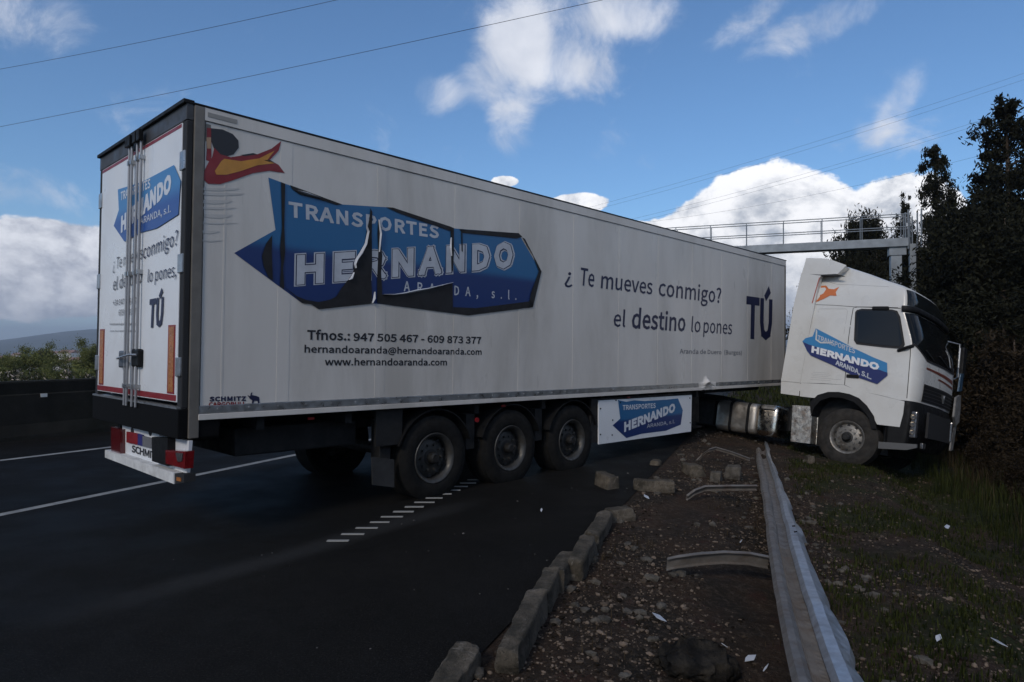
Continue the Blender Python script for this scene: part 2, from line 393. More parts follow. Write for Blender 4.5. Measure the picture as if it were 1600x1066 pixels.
# ------------------------------------------------------------------ ground and road
DK = Vector((.36, .933, 0)).normalized(); NK = Vector((DK.y, -DK.x, 0)); N0 = Vector((-.36, 3.66, 0)).dot(NK)
def kn(x, y): return x * NK.x + y * NK.y - N0          # metres to the right of the kerb line
def kd(x, y): return x * DK.x + y * DK.y
def sstep(a, b, x): t = min(1, max(0, (x - a) / (b - a))); return t * t * (3 - 2 * t)
def ground_z(x, y):
    q = kn(x, y); z = -.012
    if q > 0:
        z += -.30 * sstep(.1, 2.8, q) - .42 * sstep(2.95, 4.1, q) + .055 * noise.noise(Vector((x * 1.3, y * 1.3, 0))) * sstep(.1, .6, q) + .02 * noise.noise(Vector((x * 5, y * 5, 3))) * sstep(.1, .6, q)
        z += .50 * max(0, q - 5.0) * sstep(5.0, 8, q) * (1 - sstep(12, 24, q)) + 4.6 * sstep(12, 22, q)
        z += .25 * noise.noise(Vector((x * .25, y * .25, 7))) * sstep(4, 9, q)
    if q < -13.6: z -= 3.2 * sstep(13.6, 22, -q) + 14 * sstep(25, 160, -q)
    r = math.hypot(x, y)
    z -= (z + 17) * sstep(200, 420, r) if r > 200 else 0
    return z
def grid_mesh(xs, ys):
    vs = [(x, y, ground_z(x, y)) for y in ys for x in xs]; w = len(xs)
    return vs, [(j * w + i, j * w + i + 1, (j + 1) * w + i + 1, (j + 1) * w + i) for j in range(len(ys) - 1) for i in range(w - 1)]
def spaced(lo, hi, fine_lo, fine_hi, step):
    a = list(np.arange(fine_lo, fine_hi, step)); s_ = step; x = fine_hi
    while x < hi: a.append(x); s_ *= 1.22; x += s_
    a.append(hi); s_ = step; x = fine_lo - step
    while x > lo: a.insert(0, x); s_ *= 1.22; x -= s_
    a.insert(0, lo); return a
gm = bpy.data.materials.new('verge_soil_gravel_grass'); gm.use_nodes = True; k = NT(gm.node_tree); gb = gm.node_tree.nodes['Principled BSDF']
gt = k.n('ShaderNodeTexCoord').outputs['Object']; gs = k.n('ShaderNodeSeparateXYZ'); gm.node_tree.links.new(gt, gs.inputs[0])
q_ = k.m('SUBTRACT', k.m('ADD', k.m('MULTIPLY', gs.outputs[0], NK.x), k.m('MULTIPLY', gs.outputs[1], NK.y)), N0)
soil = k.mix(k.ramp(k.noise(gt, 1.6, 6, .6), .35, .65), (.020, .0155, .011, 1), (.048, .029, .018, 1))
soil = k.mix(k.ramp(k.noise(gt, 16, 8, .75), .45, .75), soil, (.10, .075, .055, 1))
soil = k.mix(k.ramp(k.noise(gt, 3.1, 5), .56, .7, 0, .7), soil, (.052, .022, .016, 1))
soil = k.mix(k.ramp(k.noise(gt, 60, 3, .8), .5, .62, 0, .75), soil, (.010, .009, .008, 1))
grs = k.mix(k.ramp(k.noise(gt, 9, 6, .7), .3, .7), (.012, .014, .005, 1), (.034, .038, .012, 1))
gf = k.m('ADD', k.m('MULTIPLY', k.ramp(q_, 1.4, 2.4, 0, 1), .5), k.m('MULTIPLY', k.ramp(gs.outputs[1], 7, 20), .5))
gf = k.ramp(k.m('ADD', gf, k.m('MULTIPLY', k.m('SUBTRACT', k.noise(gt, .9, 6, .6), .5), 1.6)), .42, .72)
k.put(gb.inputs['Base Color'], k.mix(gf, soil, grs)); gb.inputs['Roughness'].default_value = .95; gb.inputs['Specular IOR Level'].default_value = .15
bn = k.n('ShaderNodeBump'); bn.inputs['Strength'].default_value = 1.0; bn.inputs['Distance'].default_value = .03
k.put(bn.inputs['Height'], k.m('ADD', k.noise(gt, 22, 8, .75), k.m('MULTIPLY', k.noise(gt, 75, 3, .7), .4))); gm.node_tree.links.new(bn.outputs[0], gb.inputs['Normal'])
vs, fs = grid_mesh(spaced(-6800, 6800, -1, 12, .12), spaced(-3000, 6800, 2, 17, .12))
g_o = struct(MB().add(vs, fs).build('ground', gm, smooth=True, fix=False, flat=180))

am = bpy.data.materials.new('dark_asphalt'); am.use_nodes = True; k = NT(am.node_tree); ab = am.node_tree.nodes['Principled BSDF']
at = k.n('ShaderNodeTexCoord').outputs['Object']; asx = k.n('ShaderNodeSeparateXYZ'); am.node_tree.links.new(at, asx.inputs[0])
acol = k.mix(k.ramp(k.noise(at, .7, 5, .6), .3, .7), (.0062, .0058, .0052, 1), (.0100, .0092, .0082, 1))
acol = k.mix(k.ramp(k.noise(at, 75, 4, .8), .53, .66, 0, .75), acol, (.052, .048, .043, 1))
acol = k.mix(k.ramp(k.noise(at, 9, 8, .75), .5, .66, 0, .45), acol, (.016, .015, .0135, 1))
acol = k.mix(k.ramp(k.noise(at, 110, 2, .7), .5, .66, 0, .8), acol, (.003, .003, .0035, 1))
# dusty skid track left by the tyres, running along two ground points
s0, s1 = ground(120, 960), ground(640, 812); sv = (s1 - s0).normalized(); snn = Vector((sv.y, -sv.x, 0))
cx = k.m('ADD', k.m('MULTIPLY', asx.outputs[0], snn.x), k.m('MULTIPLY', asx.outputs[1], snn.y))
cl = k.m('ADD', k.m('MULTIPLY', asx.outputs[0], sv.x), k.m('MULTIPLY', asx.outputs[1], sv.y))
dist = k.m('ABSOLUTE', k.m('SUBTRACT', k.m('ADD', cx, k.m('MULTIPLY', k.m('SUBTRACT', k.noise(at, .8, 2), .5), .25)), s0.dot(snn)))
trk = k.m('MULTIPLY', k.ramp(dist, .03, .26, 1, 0), k.m('MULTIPLY', k.ramp(cl, s0.dot(sv) - .6, s0.dot(sv) + 1.2), k.ramp(cl, s1.dot(sv), s1.dot(sv) + 1.6, 1, 0)))
acol = k.mix(k.m('MULTIPLY', trk, k.ramp(k.noise(at, 40, 4, .8), .2, .8, .25, .75)), acol, (.036, .036, .036, 1))
k.put(ab.inputs['Base Color'], acol); ab.inputs['Specular IOR Level'].default_value = .06
k.put(ab.inputs['Roughness'], k.ramp(k.noise(at, 1.2, 4), .3, .7, .62, .82))
bn = k.n('ShaderNodeBump'); bn.inputs['Strength'].default_value = .7; bn.inputs['Distance'].default_value = .008
k.put(bn.inputs['Height'], k.noise(at, 110, 4, .7)); am.node_tree.links.new(bn.outputs[0], ab.inputs['Normal'])
def kpt(q, s_, z=0.): p = NK * (q + N0) + DK * s_; return (p.x, p.y, z)
road = struct(MB().add([kpt(-13.9, -60), kpt(.04, -60), kpt(.04, 190), kpt(-13.9, 190)], [(0, 1, 2, 3)]).build('road', am, fix=False))
def paint_line(p0, p1, w, name='road_marking', z=.004):
    p0, p1 = Vector(p0), Vector(p1); d = (p1 - p0).normalized(); nn = Vector((d.y, -d.x, 0)) * w / 2
    return struct(MB().add([(p0 - nn) + Vector((0, 0, z)), (p0 + nn) + Vector((0, 0, z)), (p1 + nn) + Vector((0, 0, z)), (p1 - nn) + Vector((0, 0, z))], [(0, 1, 2, 3)]).build(name, line_m, fix=False))
a, b = ground(0, 805), ground(300, 744); d = (b - a).normalized(); paint_line(a - d * 12, a + d * 24, .13, 'lane_line')
a, b = ground(0, 720), ground(165, 700); d = (b - a).normalized(); paint_line(a - d * 14, a + d * 40, .15, 'edge_line')
# ribbed line at the hard shoulder: single raised bars, each a piece of the road
pix = [(528, 846), (553, 837), (571, 828), (593, 819), (611, 810), (629, 801), (648, 793), (663, 786), (676, 779), (690, 773), (704, 767), (719, 761)]
r0, r1 = ground(*pix[0]), ground(*pix[-1]); rd = (r1 - r0).normalized(); rn = Vector((1, .02, 0)).normalized()
L_ = (r1 - r0).length; step = L_ / 11; barme = None
ridge = thing('ribbed_edge_marking', 'ribbed white dashed line of short raised bars on the asphalt beside the rear trailer wheel', 'road marking', Matrix.Translation(r0))
for i in range(-0, 30):
    c = rd * step * i
    if barme is None:
        o = MB().box((-.115, -.024, -.001), (.115, .024, .007)).build('marking_bar', line_m, ridge, bevel=.003); barme = o.data
    else: o = bpy.data.objects.new('marking_bar', barme); COL.objects.link(o); o.parent = ridge
    o.location = c + Vector((0, 0, .003)); o.rotation_euler = (0, 0, .03 + random.uniform(-.03, .03)); o.scale = (random.uniform(.85, 1.05), random.uniform(.8, 1.1), 1)

# loose gravel and grass: real geometry, uncountable
ICO = [Vector(v) for v in [(0, 0, 1), (.89, 0, .45), (.28, .85, .45), (-.72, .53, .45), (-.72, -.53, .45), (.28, -.85, .45), (.72, .53, -.45), (-.28, .85, -.45), (-.89, 0, -.45), (-.28, -.85, -.45), (.72, -.53, -.45), (0, 0, -1)]]
IF = [(0, 1, 2), (0, 2, 3), (0, 3, 4), (0, 4, 5), (0, 5, 1), (1, 6, 2), (2, 7, 3), (3, 8, 4), (4, 9, 5), (5, 10, 1), (6, 7, 2), (7, 8, 3), (8, 9, 4), (9, 10, 5), (10, 6, 1), (11, 7, 6), (11, 8, 7), (11, 9, 8), (11, 10, 9), (11, 6, 10)]
def stones(name, pts, sizes, m, label=None):
    V = []; F = []; base = np.array([tuple(v) for v in ICO])
    for (x, y, z), s_ in zip(pts, sizes):
        a = random.uniform(0, 6.3); ca, sa = math.cos(a), math.sin(a)
        v = base * (1 + rng.uniform(-.22, .22, (12, 1))) * np.array([s_ * random.uniform(.7, 1.4), s_ * random.uniform(.6, 1.1), s_ * random.uniform(.4, .75)])
        v = np.stack([v[:, 0] * ca - v[:, 1] * sa + x, v[:, 0] * sa + v[:, 1] * ca + y, v[:, 2] + z + s_ * .15], 1)
        o = len(V); V += v.tolist(); F += [(i + o, j + o, k_ + o) for i, j, k_ in IF]
    ob = MB(); ob.v = V; ob.f = F; ob = ob.build(name, m, fix=False, stuff=True)
    if label: ob['label'] = label; ob['category'] = name.replace('_', ' ')
    return ob
pts = []; sz = []
while len(pts) < 26000:
    x = random.uniform(-.6, 10); y = random.uniform(3, 15); q = kn(x, y)
    if q < .1 or q > 6: continue
    if random.random() > min(1, (6.2 / y) ** 1.3): continue
    if noise.noise(Vector((x * .8, y * .8, 5))) < random.uniform(-.5, .35): continue
    if q > 2.2 and random.random() < .45: continue
    pts.append((x, y, ground_z(x, y))); sz.append(min(.036, .004 + random.expovariate(1 / .0042)))
big = [(p, random.uniform(.025, .06)) for p in pts if random.random() < .012 and kn(p[0], p[1]) < 2.6]
stones('broken_rubble', [p for p, _ in big], [z for _, z in big], rubble_m, 'fist sized broken rubble scattered between kerb and guardrail')
stones('gravel', pts, sz, gravel_m, 'loose brown and grey gravel scattered over the soil verge')
pts = [];  sz = []
for i in range(60):
    q = -abs(random.gauss(0, 1.3)); s_ = random.uniform(3, 13); p = kpt(q, s_); pts.append((p[0], p[1], .004)); sz.append(random.uniform(.003, .011))
stones('road_grit', pts, sz, leaf('pale_grit', (.03, .03, .03), (.16, .15, .14)), 'tiny pale stone grit spilled on the dark asphalt near the kerb')
def blades(name, pts, h, m, wid=.006, per=9, spread=.05, label=None, lean=.5):
    V = []; F = []
    for x, y, z in pts:
        for i in range(per):
            a = random.uniform(0, 6.3); bx = x + random.gauss(0, spread); by = y + random.gauss(0, spread); hh = h * random.uniform(.4, 1.2); l = random.uniform(.05, lean) * hh
            w = wid * random.uniform(.6, 1.4); ca, sa = math.cos(a), math.sin(a); o = len(V)
            V += [(bx - sa * w, by + ca * w, z - .01), (bx + sa * w, by - ca * w, z - .01), (bx + ca * l * .4 + sa * w * .7, by + sa * l * .4 - ca * w * .7, z + hh * .6), (bx + ca * l * .4 - sa * w * .7, by + sa * l * .4 + ca * w * .7, z + hh * .6), (bx + ca * l, by + sa * l, z + hh)]
            F += [(o, o + 1, o + 2, o + 3), (o + 3, o + 2, o + 4)]
    ob = MB(); ob.v = V; ob.f = F; ob = ob.build(name, m, fix=False, stuff=True)
    ob['label'] = label; ob['category'] = 'grass'
def scatter(num, xr, yr, test):
    P_ = []
    while len(P_) < num:
        x = random.uniform(*xr); y = random.uniform(*yr)
        if test(x, y): P_.append((x, y, ground_z(x, y)))
    return P_
gn = lambda x, y: noise.noise(Vector((x * .9, y * .9, 20)))
blades('grass', scatter(5200, (1, 11), (3, 17), lambda x, y: kn(x, y) > 1.9 and gn(x, y) > random.uniform(-.3, .35)), .055, grass_m, label='short patchy green grass on the verge right of the guardrail')
blades('tall_grass', scatter(2600, (4, 16), (5, 18), lambda x, y: kn(x, y) > 4.3), .32, grass_m, .006, 8, .08, label='long dark grass at the foot of the embankment')
blades('dry_tall_grass', scatter(2600, (5, 17), (6, 19), lambda x, y: kn(x, y) > 4.8 and gn(x, y) > random.uniform(-.4, .3)), .38, grass_dry, .004, 7, .10, label='tall dry brown grass stalks on the embankment slope')
blades('dry_grass', scatter(1500, (-.5, 14), (3, 18), lambda x, y: kn(x, y) > .3 and gn(x + 9, y) > random.uniform(-.1, .4)), .07, grass_dry, .003, 6, .05, label='thin brown dead grass stalks among the gravel')
blades('far_grass', scatter(1800, (6, 26), (16, 42), lambda x, y: 0.3 < kn(x, y) < 9), .16, grass_m, .02, 8, .25, label='green grass strip on the far verge beyond the trailer nose')

# ------------------------------------------------------------------ kerb stones, rubble and shards
def rough_block(name, p0, p1, w, h, m, z0=-.05, seed=0, tiltx=0., broken=.05, parent=None, dz=0., dz1=0.):
    p0 = Vector((p0[0], p0[1], 0)); p1 = Vector((p1[0], p1[1], 0)); L = (p1 - p0).length; mid = (p0 + p1) / 2
    bm = bmesh.new(); bmesh.ops.create_grid(bm, x_segments=1, y_segments=1, size=.1); bm.clear()
    nx, ny, nz = max(8, int(L / .022)), 9, 9; rd_ = min(w, h) * .13; keep = {}
    def vert(i, j, k_):
        if (i, j, k_) not in keep: keep[(i, j, k_)] = bm.verts.new((L * (i / nx - .5), w * (j / ny - .5), h * (k_ / nz - .5)))
        return keep[(i, j, k_)]
    for k_ in (0, nz):
        for i in range(nx):
            for j in range(ny): bm.faces.new([vert(i, j, k_), vert(i + 1, j, k_), vert(i + 1, j + 1, k_), vert(i, j + 1, k_)])
    for j in (0, ny):
        for i in range(nx):
            for k_ in range(nz): bm.faces.new([vert(i, j, k_), vert(i + 1, j, k_), vert(i + 1, j, k_ + 1), vert(i, j, k_ + 1)])
    for i in (0, nx):
        for j in range(ny):
            for k_ in range(nz): bm.faces.new([vert(i, j, k_), vert(i, j + 1, k_), vert(i, j + 1, k_ + 1), vert(i, j, k_ + 1)])
    bmesh.ops.recalc_face_normals(bm, faces=bm.faces)
    for v in bm.verts:
        c = v.co; inn = Vector([max(-d_ / 2 + rd_, min(d_ / 2 - rd_, x)) for x, d_ in zip(c, (L, w, h))]); dd = c - inn
        if dd.length > 1e-6: c = inn + dd.normalized() * rd_
        c.y *= 1 - .10 * (c.z > 0)
        e = abs(c.x) / (L / 2); off_ = Vector((seed * 3.1, 0, 0))
        nv = noise.noise_vector(c * 5 + off_); n2 = noise.noise_vector(c * 17 + off_); n3 = noise.noise_vector(c * 45 + off_)
        chip = max(0, noise.noise(c * 9 + off_) - .18) * .10 * (1 if (abs(c.y) > w * .3 and abs(c.z) > h * .2) else .25)
        v.co = c * (1 - chip * 1.2) + nv * (.012 + broken * max(0, e - .72)) + n2 * .007 + n3 * .0035
    me = bpy.data.meshes.new(name); bm.to_mesh(me); bm.free(); me.materials.append(m); me.shade_smooth(); me.set_sharp_from_angle(angle=R(50))
    o = bpy.data.objects.new(name, me); COL.objects.link(o); ang = math.atan2((p1 - p0).y, (p1 - p0).x)
    o.location = (mid.x, mid.y, z0 + h / 2 + dz); o.rotation_euler = (tiltx, -math.atan2(dz1, L), ang)
    if parent: o.parent = parent
    return o
G_K = 'broken kerb stones along the road edge'
def gp(px, py, z=0): p = ground(px, py, z); return (p.x, p.y)
ks = [
 ((676, 1104), (736, 1030), .17, .12, -.02, .30, 'nearest kerb stone, dark mossy slab heaved up at the lower edge of the photo'),
 ((794, 1050), (839, 958), .14, .20, 0, .06, 'long grey kerb stone with a rough near end, right behind the mossy slab'),
 ((842, 957), (862, 919), .13, .19, .0, .05, 'cracked middle kerb stone touching the long stone behind it'),
 ((864, 922), (888, 884), .15, .18, .02, -.05, 'short weathered kerb stone just before the brown faced stone'),
 ((897, 905), (919, 862), .15, .20, .1, .0, 'kerb stone with a brown end face and pale top, turned out of row'),
 ((924, 854), (945, 819), .16, .17, .12, .05, 'pale rounded kerb stone tipped against its neighbour, second from the far end'),
 ((948, 812), (985, 808), .22, .16, -.1, .0, 'small pale kerb piece at the far end of the row, lying crosswise')]
for i, (a, b, w, h, tl, dz1, lab) in enumerate(ks):
    tag(rough_block('kerb_stone', gp(*a), gp(*b), w, h, conc, seed=i + 1, tiltx=tl, dz1=dz1 * .25, broken=.12, dz=.02 if i == 0 else 0), lab, 'kerb stone', G_K)
G_R = 'broken concrete pieces strewn in front of the truck'
rb = [
 ((937, 757), (958, 766), .19, .20, 'light rounded concrete lump lying alone on the asphalt edge'),
 ((992, 765), (1052, 767), .17, .16, 'long brownish broken kerb lying crosswise on the verge'),
 ((1073, 738), (1091, 746), .20, .18, 'pale jagged concrete lump under the bent rail post'),
 ((1110, 752), (1128, 753), .22, .17, 'dark weathered rubble chunk between the pale lump and the rail'),
 ((1133, 745), (1158, 747), .24, .20, 'largest dark rubble chunk close to the rail, beside the fuel tank'),
 ((1102, 765), (1124, 768), .2, .07, 'flat rubble slab half buried in front of the dark chunks'),
 ((1258, 722), (1270, 722), .14, .14, 'small pale stone block against the front wheel of the tractor'),
 ((1018, 727), (1030, 728), .15, .12, 'small grey rubble piece in the shade under the trailer skirt')]
for i, (a, b, w, h, lab) in enumerate(rb):
    A = ground(*a); z = ground_z(A.x, A.y)
    p, q = ground(a[0], a[1], z), ground(b[0], b[1], z)
    tag(rough_block('concrete_chunk', (p.x, p.y), (q.x, q.y), w, h, rubble_m if i in (3, 4, 5) else conc, z0=z - .03, seed=20 + i, tiltx=random.uniform(-.2, .2), broken=.12), lab, 'rubble', G_R)
# dark boulder-like lump of tar in the foreground
bm = bmesh.new(); bmesh.ops.create_icosphere(bm, subdivisions=4, radius=1)
for v in bm.verts:
    c = v.co.copy(); v.co = Vector((c.x * .22, c.y * .20, c.z * .12)) + noise.noise_vector(c * 1.6) * .06 + noise.noise_vector(c * 5) * .03 + noise.noise_vector(c * 14) * .012
me = bpy.data.meshes.new('tar_lump'); bm.to_mesh(me); bm.free(); me.materials.append(mat('dark_tar', (.012, .011, .010), .95, var=.4, scale=8, dirt=(.06, .05, .038), dirt_amt=.8, bump=1, bscale=30, spec=.1)); me.shade_smooth()
o = bpy.data.objects.new('tar_lump', me); COL.objects.link(o); p = ground(1085, 1040, -.1); o.location = (p.x, p.y, ground_z(p.x, p.y) + .04)
tag(o, 'dark rounded lump of earth and tar near the lower edge, left of the guardrail', 'debris')
sh = [(1030, 966, .05, .035, 'white triangular plastic shard alone on the soil left of the guardrail'),
      (1172, 1030, .045, .025, 'largest white plastic shard right of the dark tar lump'),
      (1132, 1010, .02, .008, 'thin upper white splinter beside the dark tar lump'),
      (1196, 1046, .04, .006, 'narrow long white splinter nearest the rail at the bottom'),
      (1157, 848, .04, .006, 'short white strip lying between the flat bent post and the one behind'),
      (1010, 777, .06, .03, 'white scrap near the crosswise broken kerb'),
      (1561, 1005, .05, .03, 'white plastic scrap far right on the dark soil'),
      (1480, 824, .05, .03, 'small white scrap in the grass below the truck front'),
      (1466, 998, .035, .02, 'small pale scrap on the gravel at lower right'),
      (846, 798, .03, .012, 'small white scrap on the asphalt just left of the kerb row')]
for i, (px, py, a_, b_, lab) in enumerate(sh):
    p = ground(px, py, -.02); z = ground_z(p.x, p.y) + .02; p = ground(px, py, z); r_ = random.Random(i)
    poly = [(-a_, -b_ * .3), (a_ * .2, -b_), (a_, b_ * .1), (a_ * .1, b_), (-a_ * .5, b_ * .6)]
    ang = r_.uniform(0, 3)
    o = MB().prism(poly, 0, .004, lambda u, v, h: (u, v, h + u * .35)).build('plastic_shard', shard_m)
    o.location = (p.x, p.y, z + .005); o.rotation_euler = (r_.uniform(-.3, .3), r_.uniform(-.2, .2), ang); tag(o, lab, 'debris', 'white plastic scraps on the ground')

# ------------------------------------------------------------------ torn guardrail and its posts
railpix = [(1192, 693, .02), (1196, 716, .06), (1205, 750, .12), (1214, 785, .17), (1222, 820, .22), (1232, 865, .28), (1245, 915, .34), (1261, 970, .38), (1279, 1030, .41), (1300, 1100, .44), (1330, 1200, .46)]
path = [ground(px, py, z - .18) for px, py, z in railpix]
def resample(pts, m):
    P_ = []; 
    for i in range(len(pts) - 1):
        for j in range(m): P_.append(pts[i].lerp(pts[i + 1], j / m))
    return P_ + [pts[-1]]
path = resample(path, 8)
path = [p + Vector((.010 * noise.noise(p * 1.1), 0, .008 * noise.noise(p * 2.1 + Vector((5, 0, 0))))) for p in path]
def sweep(prof_fn, path, idx0=0):
    rings = []
    for i, p in enumerate(path):
        t = (path[min(i + 1, len(path) - 1)] - path[max(i - 1, 0)]).normalized(); a = t.cross(Vector((0, 0, 1))).normalized(); b = a.cross(t)
        rings.append([p + a * u + b * v for u, v in prof_fn(i / (len(path) - 1), i)])
    return rings
# t runs away->near, so a = t x z points to the left of the picture; u is measured to the picture's right (-a)
def kink(w): return .012 * math.sin(w * 8) + sum(a_ * max(0, 1 - abs(w - c_) / d_) for a_, c_, d_ in ((.030, .22, .03), (-.018, .37, .04), (.010, .66, .03)))
def railprof(w, i):
    rr = random.Random(i // 3); wob = kink(w)
    tw = -.25 + .35 * sstep(.0, .35, w) + .10 * w; c, s_ = math.cos(tw), math.sin(tw)
    base = [(-.155, -.01), (-.135, .022), (-.10, .03), (-.07, .012), (-.045, -.03), (0, -.036), (.035, -.02)]
    P_ = [(u, v + wob) for u, v in base] + [(u, v + wob - .003) for u, v in reversed([(u + .003, v - .004) for u, v in base])]
    return [(-(u * c + v * s_), -u * s_ + v * c) for u, v in P_]
def plateprof(w, i):
    sc = .062 * abs(math.sin(math.pi * (w - .64) / .15)) * sstep(.5, .66, w) + .04 * (int(w * 23) % 3 == 0) * (1 - sstep(.4, .6, w)); narrow = .35 + .65 * sstep(.0, .5, w)
    wob = kink(w)
    tw = -.25 + .35 * sstep(.0, .35, w) + .10 * w; c, s_ = math.cos(tw), math.sin(tw)
    base = [(.030, .0), (.05, .030), (.085 * narrow + .02, .045), (.03 + (.115 + sc) * narrow, .018 - .4 * sc), (.04 + (.14 + sc) * narrow, -.03 - sc * .6)]
    P_ = [(u, v + wob) for u, v in base] + [(u - .002, v + wob - .005) for u, v in reversed(base)]
    return [(-(u * c + v * s_), -u * s_ + v * c) for u, v in P_]
rail = thing('guardrail_beam', 'long torn galvanised guardrail beam twisted on edge, running from under the fuel tank to the foreground', 'guardrail', path[40])
inv = Matrix.Translation(-path[40])
def loc(rings): return [[inv @ v for v in g] for g in rings]
MB().loft(loc(sweep(railprof, path))).build('corrugated_beam', galv_mud, rail, smooth=True, flat=25)
MB().loft(loc(sweep(plateprof, path))).build('lower_plate', galv, rail, smooth=True, flat=25)
mb = MB()                                                     # cross ribs pressed in the trough
for i in range(38, len(path) - 2):
    for h in (0, .25, .5, .75):
        p = path[i].lerp(path[i + 1], h); t = (path[i + 1] - path[i]).normalized(); a = t.cross(Vector((0, 0, 1))).normalized(); b_ = a.cross(t)
        w = (i + h) / (len(path) - 1); wob = kink(w); tw = -.25 + .35 * sstep(.0, .35, w) + .10 * w
        c, s_ = math.cos(tw), math.sin(tw)
        q = [p + a * -(u * c + v * s_) + b_ * (-u * s_ + v * c) for u, v in ((-.066, .010 + wob), (-.045, -.026 + wob), (0, -.032 + wob), (.03, -.018 + wob))]
        mb.tube([inv @ x for x in q], .0022, 4)
mb.build('pressed_ribs', galv_mud, rail, fix=False, stuff=True)
for (px, py) in ((1240, 821), (1243, 830)):
    p = ground(px, py, .12); o = MB().lathe([(.0, -.012), (.011, -.012), (.011, .0)], 10).build('bolt_hole', black_pl, rail); o.location = p - path[40]; o.rotation_euler = (R(70), 0, .3); o.scale = (1.5, 1, 1)
def strip(name, pix, width, up, m, label, thick=.006, flange=.03, group='bent guardrail posts torn out on the verge'):
    """a bent C section lying on the soil"""
    P_ = [ground(px, py, z) for px, py, z in pix]; P_ = resample(P_, 6); org = P_[len(P_) // 2].copy(); rings = []
    for i, p in enumerate(P_):
        t = (P_[min(i + 1, len(P_) - 1)] - P_[max(i - 1, 0)]).normalized(); a = Vector(up).normalized(); b_ = t.cross(a).normalized()
        h = width / 2; pr = [(-h, flange), (-h, 0), (h, 0), (h, flange), (h - thick, flange), (h - thick, thick), (-h + thick, thick), (-h + thick, flange)]
        rings.append([p + a * u + b_ * v - org for u, v in pr])
    o = MB().loft(rings).build(name, m, smooth=True, flat=30); o.location = org; return tag(o, label, 'rail post', group)
strip('rail_post', [(1042, 880, .03), (1060, 876, .06), (1090, 872, .08), (1130, 869, .09), (1170, 871, .08), (1200, 877, .05)], .11, (0, -.35, 1), galv_mud, 'nearest bent steel post, broad flat and arched, lying left of the guardrail')
strip('rail_post', [(1072, 777, -.02), (1084, 768, .05), (1100, 762, .08), (1140, 761, .09), (1182, 761, .09)], .07, (0, -.5, 1), galv_mud, 'middle bent steel post, narrow with a curved down end, lying against the guardrail')
strip('rail_post', [(1086, 722, -.05), (1096, 712, .05), (1108, 703, .16), (1118, 700, .18), (1145, 708, .12), (1172, 718, .05)], .05, (0, -.5, 1), galv_mud, 'farthest bent steel post, peaked like a roof, lying under the trailer edge', flange=.02)
strip('broken_branch', [(1046, 724, -.03), (1060, 727, -.02), (1074, 734, .0)], .02, (0, -.3, 1), bark_m, 'short dark stick pointing at the pale concrete lump', thick=.004, flange=.02, group=None)

# ------------------------------------------------------------------ wheels
def make_wheel(parent, x, y, z, r, width, rmat, tmat, side=-1, deep=.09):
    """disc faces -y; wheel > tyre, rim, hub, wheel_nut ring"""
    rr = .292
    disc = MB().lathe([(.0, deep - .01), (.105, deep - .01), (.13, deep), (.19, deep + .0), (.245, deep + .035), (.262, deep + .08), (.27, width * .6)], 48).build('wheel', rmat, parent, smooth=True)
    disc.location = (x, y, z)
    if side > 0: disc.rotation_euler = (0, 0, math.pi)
    w = width
    prof = [(rr - .012, .03), (rr + .01, .005), (rr + .05, -.008), (r - .10, -.012), (r - .045, .0), (r - .018, .018)]
    for q in range(5):
        a0 = .022 + (w - .044) * q / 5; a1 = .022 + (w - .044) * (q + 1) / 5
        prof += [(r, a0 + .004), (r, a1 - .009), (r - .012, a1 - .006), (r - .012, a1 - .001)]
    prof += [(r - .018, w - .018), (r - .05, w), (rr, w - .03)]
    ty = MB().lathe(prof, 64).build('tyre', tmat, disc, smooth=True)
    MB().lathe([(rr - .045, .055), (rr - .03, .02), (rr - .012, .0), (rr + .006, -.006), (rr + .014, .004), (rr, .03), (rr - .03, .06), (rr - .035, w * .5)], 48).build('rim', rmat, disc, smooth=True)
    MB().lathe([(.0, deep - .11), (.045, deep - .11), (.062, deep - .095), (.07, deep - .02), (.10, deep - .015), (.105, deep)], 24).build('hub', hub_m, disc, smooth=True)
    mb = MB()
    for j in range(10):
        a = 2 * math.pi * j / 10; cx_, cz_ = .155 * math.cos(a), .155 * math.sin(a)
        mb.tube([(cx_, deep + .005, cz_), (cx_, deep - .03, cz_)], .017, 6)
    mb.build('wheel_nut', rmat, disc, fix=False, stuff=True)
    mb = MB()
    for j in range(10):                                      # hand holes round the disc
        a = 2 * math.pi * (j + .5) / 10; cx_, cz_ = .218 * math.cos(a), .218 * math.sin(a)
        mb.tube([(cx_, deep + .012, cz_), (cx_, deep + .04, cz_)], .026, 8)
    mb.build('hand_hole', black_rub, disc, fix=False, stuff=True)
    return disc

# ------------------------------------------------------------------ semi-trailer
TL, TW, TH = 13.21, 2.6, 4.0
ZB = 1.14
tr = thing('semi_trailer', 'long white refrigerated semi-trailer with torn blue haulage logo, slewed across the road', 'trailer', TRL.M)
SIDE = Plane(TRL, 'side', 0.0); REAR = Plane(TRL, 'back', -.055)
us = [.115, .91, 2.06, 3.20, 4.36, 5.52, 6.68, 7.84, 9.0, 10.16, 11.32, 12.48, 13.13]
for a, b in zip(us[:-1], us[1:]):
    box('side_panel', (a + .0025, 0, 1.27), (b - .0025, .06, 3.86), panel_white, tr, .0015)
for u in us[1:-1]:
    box('joint_strip', (u - .065, -.0022, 1.272), (u + .065, .001, 3.858), panel_white, tr)
box('joint_strip', (.30, -.0022, 1.272), (.318, .002, 3.858), panel_white, tr)
box('left_wall', (.115, TW - .06, ZB), (TL - .08, TW, 3.99), panel_white, tr)
box('roof', (.02, .015, 3.955), (TL - .02, TW - .015, 3.995), panel_white, tr)
box('front_wall', (TL - .08, .02, ZB), (TL - .015, TW - .02, 3.95), panel_white, tr)
